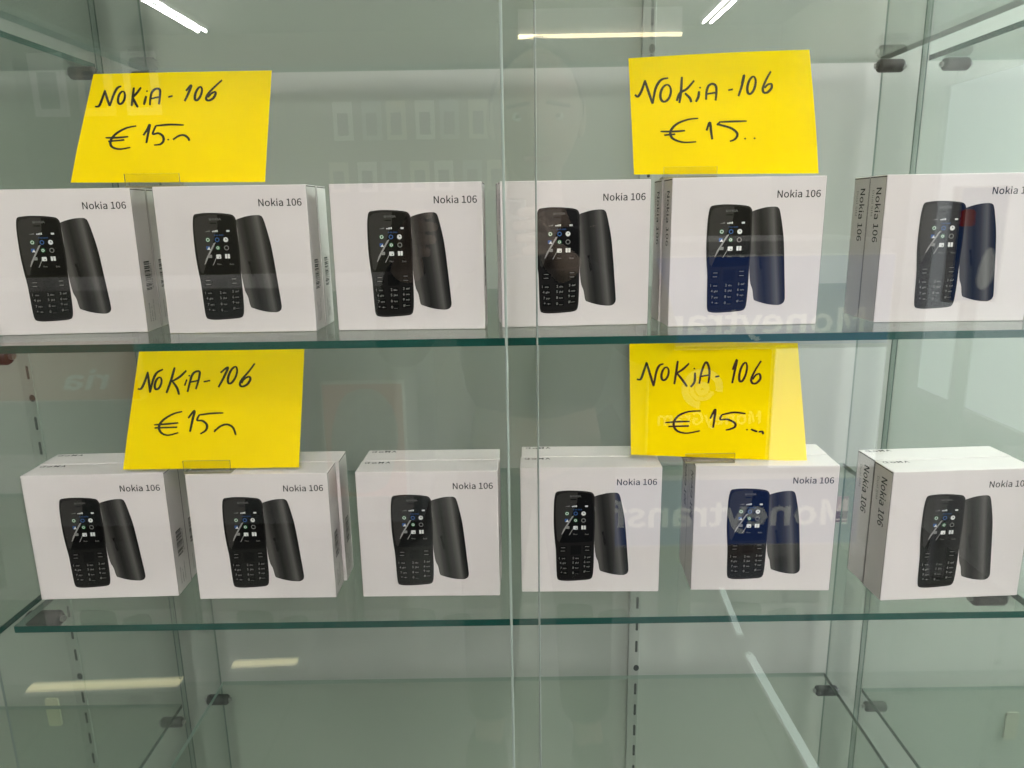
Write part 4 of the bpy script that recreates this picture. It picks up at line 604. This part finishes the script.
def floor_glare(p, q, mat, w, label, group):  # added glowing strips imitating lamp reflections in the shiny floor
    p, q = Vector(p), Vector(q); d = q-p; L_ = d.length
    e = empty('floor_glare_strip', ((p.x+q.x)/2, (p.y+q.y)/2, 0), label, 'light strip', group, math.atan2(d.y, d.x))
    bm = bmesh.new(); box(bm, -L_/2, L_/2, -w*.7, w*.7, 0, .008, bevel=.001); mesh_obj('channel', bm, FIXT, e)
    bm = bmesh.new(); box(bm, -L_/2+.004, L_/2-.004, -w/2, w/2, .0085, .014, bevel=.002); mesh_obj('diffuser', bm, mat, e)
FW = emit('white_floor_glare', (0.85, 1.0, 0.95), 3.6); FY = emit('warm_floor_glare', (1.0, 0.91, 0.52), 5.0)
g = 'added glow strips for lamp glare on the shop floor'
floor_glare((.687, my(2.23)), (.665, my(1.955)), FW, .018, 'added white glow strip for floor glare mirrored across the fifth lower carton', g)
floor_glare((.660, my(1.86)), (.668, my(1.40)), FW, .022, 'long added white glow strip for floor glare mirrored across the empty low shelf', g)
floor_glare((-1.335, my(1.735)), (-.922, my(1.752)), FY, .031, 'added warm glow strip for floor glare mirrored low on the far left', g)
floor_glare((-.815, my(1.828)), (-.625, my(1.838)), FY, .027, 'short added warm glow strip for floor glare mirrored beside the empty shelf', g)
# daylight: the mirrored window, and an unseen side window added to light the cabinet
DAY = emit('added_side_daylight', (0.95, 0.985, 1.0), 48.0)
DAY2 = emit('daylit_door_glass', (0.93, 0.98, 1.0), 2.0)
FRAME = plain('white_window_frame', (0.7, 0.7, 0.7), 0.4)
def window(n, ya, yb, za, zb, m):
    bm = bmesh.new(); box(bm, XW-.02, XW-.012, ya, yb, za, zb); w = tag(mesh_obj('window_%d' % n, bm, m), kind='structure')
    bm = bmesh.new(); t = .04
    for a in ((ya-t, ya, za-t, zb+t), (yb, yb+t, za-t, zb+t), (ya, yb, za-t, za), (ya, yb, zb, zb+t)): box(bm, XW-.04, XW-.001, *a)
    mesh_obj('window_frame', bm, FRAME, w)
window(1, .55, .93, 1.14, 2.3, DAY)  # unseen window added to brighten the right of the back wall
window(2, my(2.82), my(2.02), EYE-.70, EYE+.42, DAY2)

# backlit signs, and unlit boards given a glow
def sign(name, x0, x1, z0_, z1_, y, mat, label, cat, group=None, depth=.04, legs=False):
    e = empty(name, ((x0+x1)/2, y, z0_), label, cat, group)
    w = (x1-x0)/2; h = z1_-z0_
    bm = bmesh.new(); box(bm, -w, w, -depth, 0, 0, h, bevel=.003); mesh_obj('casing', bm, FIXT, e)
    bm = bmesh.new(); vs = [bm.verts.new(c) for c in ((-w+.006, .001, .006), (-w+.006, .001, h-.006), (w-.006, .001, h-.006), (w-.006, .001, .006))]
    bm.faces.new(vs); mesh_obj('lit_face', bm, mat, e)
    return e, w, h
def words(e, s, xr, zb, width, cap, mat, bold=0, name='lettering'):
    bm = bmesh.new(); letter(bm, s, (xr, .0025, zb), (-1, 0, 0), (0, 0, 1), width=width, cap=cap); return mesh_obj(name, bm, mat, e)
BLUE = emit('blue_sign_face', (0.10, 0.26, 1.0), 0.62)
WHITEL = emit('white_sign_letters', (0.95, 1.0, 1.0), 1.6)
RED = emit('red_sign_face', (1.0, 0.07, 0.03), 0.40)
ORANGE = emit('orange_board_glow', (1.0, 0.22, 0.10), 0.58)  # unlit boards: the glow stands in for room light on their faces
PALE = emit('pale_sign_letters', (0.85, 0.97, 0.82), 0.95)
WHITEM = emit('pale_red_sign_letters', (1.0, 0.9, 0.8), 0.9)
KIOSK = plain('kiosk_laminate', (0.34, 0.36, 0.36), 0.5)
def counter(name, xa, xb, ya, yb, h, label):
    e = empty(name, ((xa+xb)/2, (ya+yb)/2, 0), label, 'counter', 'shop counters')
    w, dd = (xb-xa)/2, (yb-ya)/2
    bm = bmesh.new(); box(bm, -w, w, -dd, dd, .08, h-.04, bevel=.004); mesh_obj('body', bm, KIOSK, e)
    bm = bmesh.new(); box(bm, -w-.001, w+.001, -dd-.02, dd+.02, h-.04, h, bevel=.006); mesh_obj('worktop', bm, plain('counter_top', (0.3, 0.3, 0.28), 0.35), e)
    bm = bmesh.new(); box(bm, -w+.02, w-.02, -dd+.03, dd-.03, 0, .08); mesh_obj('kick_board', bm, SEAM, e)
YK = my(3.0)
counter('kiosk_counter', .2, 1.56, YK-.65, YK-.042, 1.12, 'grey kiosk counter with blue and red signs on its front')
e, w, h = sign('money_transfer_sign', .30, 1.56, EYE-.560, EYE-.185, YK, BLUE, 'blue backlit sign with white lettering on the front of the kiosk', 'sign', 'blue backlit signs')
words(e, 'Moneytransfer', 1.452-.93, .058, 1.14, .098, WHITEL)
e, w, h = sign('exchange_sign', .565, 1.085, EYE-1.067, EYE-.566, YK, RED, 'red backlit sign with a white globe on the front of the kiosk', 'sign')
words(e, 'MoneyGram', .225, .172, .44, .056, WHITEM)
bm = bmesh.new()
cx, cz = .795-.825, -.738+1.067
ring(bm, (cx*1e3, cz*1e3), 72, 30, .002, 0, 26, -.2, 4.6)
ring(bm, (cx*1e3, cz*1e3), 45, 18, .002, 0, 20, 2.0, 6.0)
ring(bm, (cx*1e3, cz*1e3), 18, 26, .002, 0, 18)
for fc in bm.faces: fc.normal_update()
bmesh.ops.reverse_faces(bm, faces=bm.faces)
mesh_obj('globe_emblem', bm, WHITEM, e)
e, w, h = sign('lit_panel', 1.09, 1.56, EYE-1.10, EYE-.566, YK, emit('white_panel_light', (0.96, 1.0, 1.0), 2.6), 'plain white backlit panel beside the red sign on the kiosk', 'lit panel')
e, w, h = sign('money_transfer_sign', .16, 1.262, .035, .30, my(2.5), BLUE, 'long low blue backlit sign standing on the floor before the kiosk', 'sign', 'blue backlit signs')
words(e, 'Moneytransfer', 1.215-.711, .082, 1.0, .094, WHITEL)
bm = bmesh.new()
for s in (-1, 1): box(bm, s*w-.03, s*w+.03, -.14, .03, 0, .035, bevel=.003)
o = mesh_obj('foot_bar', bm, FIXT, e); o.location = (0, 0, -.035)
counter('service_counter', -2.5, -.36, my(2.6)-.65, my(2.6)-.042, 1.0, 'grey service counter with orange boards on its front')
e, w, h = sign('orange_board', -2.1, -1.37, EYE-.655, EYE-.425, my(2.6), ORANGE, 'orange board with short white lettering on the service counter', 'sign')
words(e, 'ria', -1.475+1.735, .048, .180, .068, PALE)
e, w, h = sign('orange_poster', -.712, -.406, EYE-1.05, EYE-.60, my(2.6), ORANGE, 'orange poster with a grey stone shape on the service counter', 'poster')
bm = bmesh.new()
shape(bm, catmull([(-110, 60), (-128, 180), (-112, 300), (-70, 395), (-10, 425), (60, 415), (110, 350), (125, 240), (100, 120), (60, 40), (-40, 20)], 4, True), .0025)
bmesh.ops.reverse_faces(bm, faces=bm.faces)
mesh_obj('grey_shape', bm, plain('grey_poster_print', (0.30, 0.33, 0.30), 0.7, noise=.4, scale=22), e)
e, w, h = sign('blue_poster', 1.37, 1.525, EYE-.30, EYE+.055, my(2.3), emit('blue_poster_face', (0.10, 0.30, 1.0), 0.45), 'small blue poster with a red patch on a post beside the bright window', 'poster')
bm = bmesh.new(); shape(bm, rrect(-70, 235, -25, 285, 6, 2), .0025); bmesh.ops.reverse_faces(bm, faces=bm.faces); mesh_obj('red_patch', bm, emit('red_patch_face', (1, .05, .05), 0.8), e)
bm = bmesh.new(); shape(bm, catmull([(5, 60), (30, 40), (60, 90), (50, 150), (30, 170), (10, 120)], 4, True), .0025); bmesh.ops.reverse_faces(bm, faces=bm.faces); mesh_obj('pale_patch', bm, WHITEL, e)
bm = bmesh.new(); box(bm, -.02, .02, -.03, -.002, -(EYE-.30), 0); mesh_obj('post', bm, FIXT, e)

# pale packs on the far wall
def pack(x, z, w, h, c, label, group):
    e = empty('accessory_pack', (x, y0+.002, z), label, 'accessory pack', group)
    bm = bmesh.new(); box(bm, -w/2, w/2, 0, .03, 0, h, bevel=.004); mesh_obj('card', bm, c, e)
    bm = bmesh.new(); box(bm, -w*.28, w*.28, .03, .05, h*.12, h*.7, bevel=.006); mesh_obj('blister', bm, plain('dark_accessory', (0.05, 0.05, 0.06), 0.3), e)
pc = [plain('pack_card_%s' % n, c, 0.5) for n, c in (('white', (0.75, 0.74, 0.68)), ('cream', (0.6, 0.55, 0.4)), ('grey', (0.4, 0.42, 0.42)))]
k = 0
for row, (zc, hh, n, xs) in enumerate(((EYE+.98, .50, 6, -2.25), (EYE+.30, .40, 7, -2.35))):
    for i in range(n):
        pack(xs+i*.36+.03*(i % 2), zc, .26, hh, pc[(i*2+row) % 3], 'pale accessory pack hanging on the far shop wall, %s row' % ('upper', 'lower')[row], 'packs in the %s row on the far wall' % ('upper', 'lower')[row])
for i in range(3):
    pack(-6.15+i*.62, EYE+1.35, .46, .8, pc[i % 2], 'large pale pack on the far wall, high on the left', 'large packs on the far wall')

# ------------------------------------------------------------------ the photographer, standing in the dark of the shop and mirrored faintly in the door
SKIN = plain('skin', (0.50, 0.34, 0.26), 0.5)
HAIR = plain('dark_hair', (0.03, 0.024, 0.02), 0.7)
JACK = plain('dark_jacket', (0.014, 0.014, 0.017), 0.85)
TROU = plain('dark_trousers', (0.016, 0.018, 0.026), 0.85)
SHOE = plain('black_shoe', (0.012, 0.012, 0.012), 0.5)
def skin_mesh(name, chains, levels=1):
    """one skinned surface from chains of (point, radius); equal points join"""
    me = bpy.data.meshes.new(name); pts, rad, ed, ix = [], [], [], {}
    for ch in chains:
        prev = None
        for p, r in ch:
            k = tuple(round(c, 4) for c in p)
            if k not in ix: ix[k] = len(pts); pts.append(p); rad.append(r)
            if prev is not None and prev != ix[k]: ed.append((prev, ix[k]))
            prev = ix[k]
    me.from_pydata(pts, ed, [])
    o = bpy.data.objects.new(name, me); COL.objects.link(o)
    md = o.modifiers.new('Skin', 'SKIN'); md.use_smooth_shade = True
    for i, sv in enumerate(me.skin_vertices[0].data):
        r = rad[i]; sv.radius = r if isinstance(r, tuple) else (r, r); sv.use_root = (i == 0)
    sb = o.modifiers.new('Sub', 'SUBSURF'); sb.levels = levels; sb.render_levels = levels
    dg = bpy.context.evaluated_depsgraph_get()
    out = bpy.data.meshes.new_from_object(o.evaluated_get(dg))
    bpy.data.objects.remove(o); bpy.data.meshes.remove(me)
    return out
def head_mesh(bm, c, tilt):
    """a head about 0.225 m tall facing +y: skull, brow, nose, lips, chin, ears"""
    R = Matrix.Rotation(tilt, 3, 'X'); n, m = 32, 28
    def f(u, v):
        th = math.pi*v/m; ph = 2*math.pi*u/n
        x, y, z = math.sin(th)*math.sin(ph), math.sin(th)*math.cos(ph), math.cos(th)
        w = .074*(1-.22*max(0, -z)**1.5); d = .096*(1-.10*max(0, -z)); h = .112
        X, Y, Z = x*w, y*d, z*h
        if y > 0:
            g = lambda cx, cz, sx, sz: math.exp(-((X-cx)/sx)**2-((Z-cz)/sz)**2)
            Y += .020*g(0, -.018, .010, .022)+.010*g(0, -.032, .013, .010)            # nose and its tip
            Y += .005*g(0, .018, .045, .009)                                          # brow
            Y -= .010*(g(-.031, .002, .014, .011)+g(.031, .002, .014, .011))          # eye sockets
            Y += .005*(g(0, -.056, .020, .006)+g(0, -.066, .018, .006))               # lips
            Y += .008*g(0, -.092, .022, .014)                                         # chin
            Y += .004*(g(-.042, -.025, .018, .018)+g(.042, -.025, .018, .018))        # cheeks
        return Vector((X, Y, Z))
    top = bm.verts.new(c+R@f(0, 0)); bot = bm.verts.new(c+R@f(0, m))
    rows = [[bm.verts.new(c+R@f(u, v)) for u in range(n)] for v in range(1, m)]
    for u in range(n):
        bm.faces.new((top, rows[0][u], rows[0][(u+1) % n])); bm.faces.new((bot, rows[-1][(u+1) % n], rows[-1][u]))
        for a, b in zip(rows, rows[1:]): bm.faces.new((a[u], b[u], b[(u+1) % n], a[(u+1) % n]))
    for s in (-1, 1):                                                                 # ears
        r = bmesh.ops.create_uvsphere(bm, u_segments=12, v_segments=8, radius=1)
        for vtx in r['verts']: vtx.co = c+R@Vector((s*.075+vtx.co.x*.010, -.008+vtx.co.y*.018, -.005+vtx.co.z*.032))
    return R, f
def solid(name, me, mat, parent=None):
    me.materials.clear(); me.materials.append(mat)
    for p in me.polygons: p.use_smooth = True
    me.name = name
    return link(bpy.data.objects.new(name, me), parent)
px, py = .045, -.235                     # head position
HC = Vector((px, py, 1.405)); V3 = lambda *a: tuple(a)
pel = (px, -.44, .80); chest = (px, -.43, 1.10); neck = (px, -.36, 1.255); nk2 = (px, -.30, 1.33)
body_ch = [[(pel, .11), (V3(px, -.45, .95), .10), (chest, .12), (neck, .052), (nk2, .050), (V3(px, -.265, 1.38), .05)]]
cloth_ch = [[(pel, (.165, .125)), (V3(px, -.45, .95), (.16, .12)), (chest, (.175, .125)), (V3(px, -.395, 1.20), (.12, .085)), (V3(px, -.365, 1.25), (.062, .062))]]
trou_ch, hands = [], []
PH = Vector((-.052, -.0145, 1.232))      # the phone's centre
for s in (-1, 1):
    sh = (px+s*.175, -.415, 1.185); el = (px+s*.235-.02, -.26, 1.00); wr = (PH.x+s*.105, -.065, 1.195)
    body_ch.append([(chest, .12), (sh, .052), (V3(*(Vector(sh).lerp(Vector(el), .5))), .044), (el, .037), (V3(*(Vector(el).lerp(Vector(wr), .4))), .036), (wr, .025)])
    cloth_ch.append([(chest, (.175, .125)), (sh, .072), (V3(*(Vector(sh).lerp(Vector(el), .5))), .060), (el, .052), (V3(*(Vector(el).lerp(Vector(wr), .45))), .048), (V3(*(Vector(el).lerp(Vector(wr), .88))), .038)])
    hip = (px+s*.085, -.44, .74); kn = (px+s*.10, -.39, .44); an = (px+s*.11, -.43, .09)
    body_ch.append([(pel, .11), (hip, .078), (kn, .052), (an, .036)])
    body_ch[-1].append((V3(an[0]+s*.015, -.30, .045), .034))
    trou_ch.append([(V3(px, -.44, .83), (.16, .12)), (hip, .098), (V3(*(Vector(hip).lerp(Vector(kn), .5))), .086), (kn, .070), (V3(*(Vector(kn).lerp(Vector(an), .6))), .064), (V3(an[0], an[1], .10), .060)])
    # hand: palm beside the phone, four fingers over its back, thumb on the near side
    W = Vector(wr); kn0 = PH+Vector((s*.090, -.024, -.010))
    palm = [(V3(*W), .022), (V3(*W.lerp(kn0, .55)), (.030, .016)), (V3(*kn0), (.032, .014))]
    hands.append(palm)
    lens = (.040, .048, .044, .034)
    for q in range(4):
        b = kn0+Vector((0, .004, .026-.018*q)); L_ = lens[q]
        j1 = b+Vector((s*.006, .022, .002)); j2 = j1+Vector((-s*L_*.45, .0095, 0)); j3 = j2+Vector((-s*L_*.45, -.002, -.002))
        hands.append([(V3(*kn0), (.032, .014)), (V3(*b), .0092), (V3(*j1), .0088), (V3(*j2), .0080), (V3(*j3), .0068)])
    t0 = W.lerp(kn0, .6)+Vector((-s*.012, -.006, .016)); t1 = t0+Vector((-s*.022, -.004, .020)); t2 = t1+Vector((-s*.026, .008, .006))
    hands.append([(V3(*W.lerp(kn0, .55)), (.030, .016)), (V3(*t0), .0115), (V3(*t1), .0100), (V3(*t2), .0080)])
bm = bmesh.new()
for me_ in (skin_mesh('a', body_ch, 2), skin_mesh('b', hands[:6], 1), skin_mesh('c', hands[6:], 1)):
    bm.from_mesh(me_); bpy.data.meshes.remove(me_)
TILT = math.radians(-8)
R_, f_ = head_mesh(bm, HC, TILT)
me_ = bpy.data.meshes.new('person'); bm.to_mesh(me_); bm.free()
person = solid('person', me_, SKIN)
tag(person, 'person in dark jacket holding up a phone, mirrored faintly in the door glass', 'person')
solid('jacket', skin_mesh('jacket', cloth_ch, 2), JACK, person)
solid('trousers', skin_mesh('trousers', trou_ch, 2), TROU, person)
bm = bmesh.new(); n, m = 28, 12                                                        # short hair cap over the skull
def hv(u, v):
    ph = 2*math.pi*u/n; front = max(0, math.cos(ph))
    th = (math.pi*(.60-.42*front**.7))*v/m
    x, y, z = math.sin(th)*math.sin(ph), math.sin(th)*math.cos(ph), math.cos(th)
    return HC+R_@Vector((x*.081, y*.103-.002, z*.120+.001))
top = bm.verts.new(hv(0, 0)); rows = [[bm.verts.new(hv(u, v)) for u in range(n)] for v in range(1, m+1)]
for u in range(n):
    bm.faces.new((top, rows[0][u], rows[0][(u+1) % n]))
    for a, b in zip(rows, rows[1:]): bm.faces.new((a[u], b[u], b[(u+1) % n], a[(u+1) % n]))
mesh_obj('hair', bm, HAIR, person, smooth=True)
for s in (-1, 1):
    bm = bmesh.new()
    r = bmesh.ops.create_uvsphere(bm, u_segments=14, v_segments=10, radius=.0100)
    c = HC+R_@Vector((s*.031, .0735, .002))
    for vtx in r['verts']: vtx.co += c
    for fc in bm.faces: fc.material_index = 1 if (fc.calc_center_median()-c).y > .0088 else 0
    mesh_obj('eye', bm, [plain('eye_white', (0.7, 0.68, 0.65), 0.3), plain('iris', (0.05, 0.03, 0.02), 0.3)], person, smooth=True)
    bm = bmesh.new(); box(bm, -.020, .020, -.003, .003, -.003, .003, bevel=.0025); o = mesh_obj('eyebrow', bm, HAIR, person)
    o.location = HC+R_@Vector((s*.031, .091, .020)); o.rotation_euler = (0, s*.12, -s*.25)
    bm = bmesh.new(); r = bmesh.ops.create_uvsphere(bm, u_segments=18, v_segments=12, radius=1)
    for vtx in r['verts']:
        q = vtx.co.copy(); vtx.co = Vector((q.x*.048, q.y*.125, max(q.z, -.55)*.060))
    o = mesh_obj('shoe', bm, SHOE, person, smooth=True); o.location = (px+s*.12, -.35, .034)
bm = bmesh.new(); box(bm, -.024, .024, -.002, .002, -.0045, .0045, bevel=.002)
o = mesh_obj('lips', bm, plain('lips', (0.36, 0.14, 0.12), 0.5), person); o.location = HC+R_@Vector((0, .088, -.061))
# the phone in the hands
ph = empty('mobile_phone', tuple(PH), 'dark mobile phone held up by the person', 'mobile phone')
bm = bmesh.new(); box(bm, -.074, .074, -.004, .004, -.036, .036, bevel=.0035, seg=3); mesh_obj('phone_case', bm, plain('phone_case_black', (0.02, 0.02, 0.022), 0.4), ph)
bm = bmesh.new(); box(bm, -.070, .070, -.0046, -.0041, -.032, .032); mesh_obj('display', bm, emit('phone_display_light', (.8, .9, 1), .4), ph)
bm = bmesh.new(); tube(bm, (.058, .004, .022), (.058, .0062, .022), .009, seg=16); tube(bm, (.058, .004, .000), (.058, .0062, .000), .009, seg=16); mesh_obj('camera_lens', bm, plain('lens_glass', (0.01, 0.01, 0.012), 0.1), ph)



# ------------------------------------------------------------------ render look
sc.cycles.transparent_max_bounces = 64
sc.cycles.max_bounces = 12
vs = sc.view_settings
vs.view_transform = 'Standard'; vs.look = 'None'; vs.exposure = 0.0; vs.gamma = 1.0; vs.use_curve_mapping = False
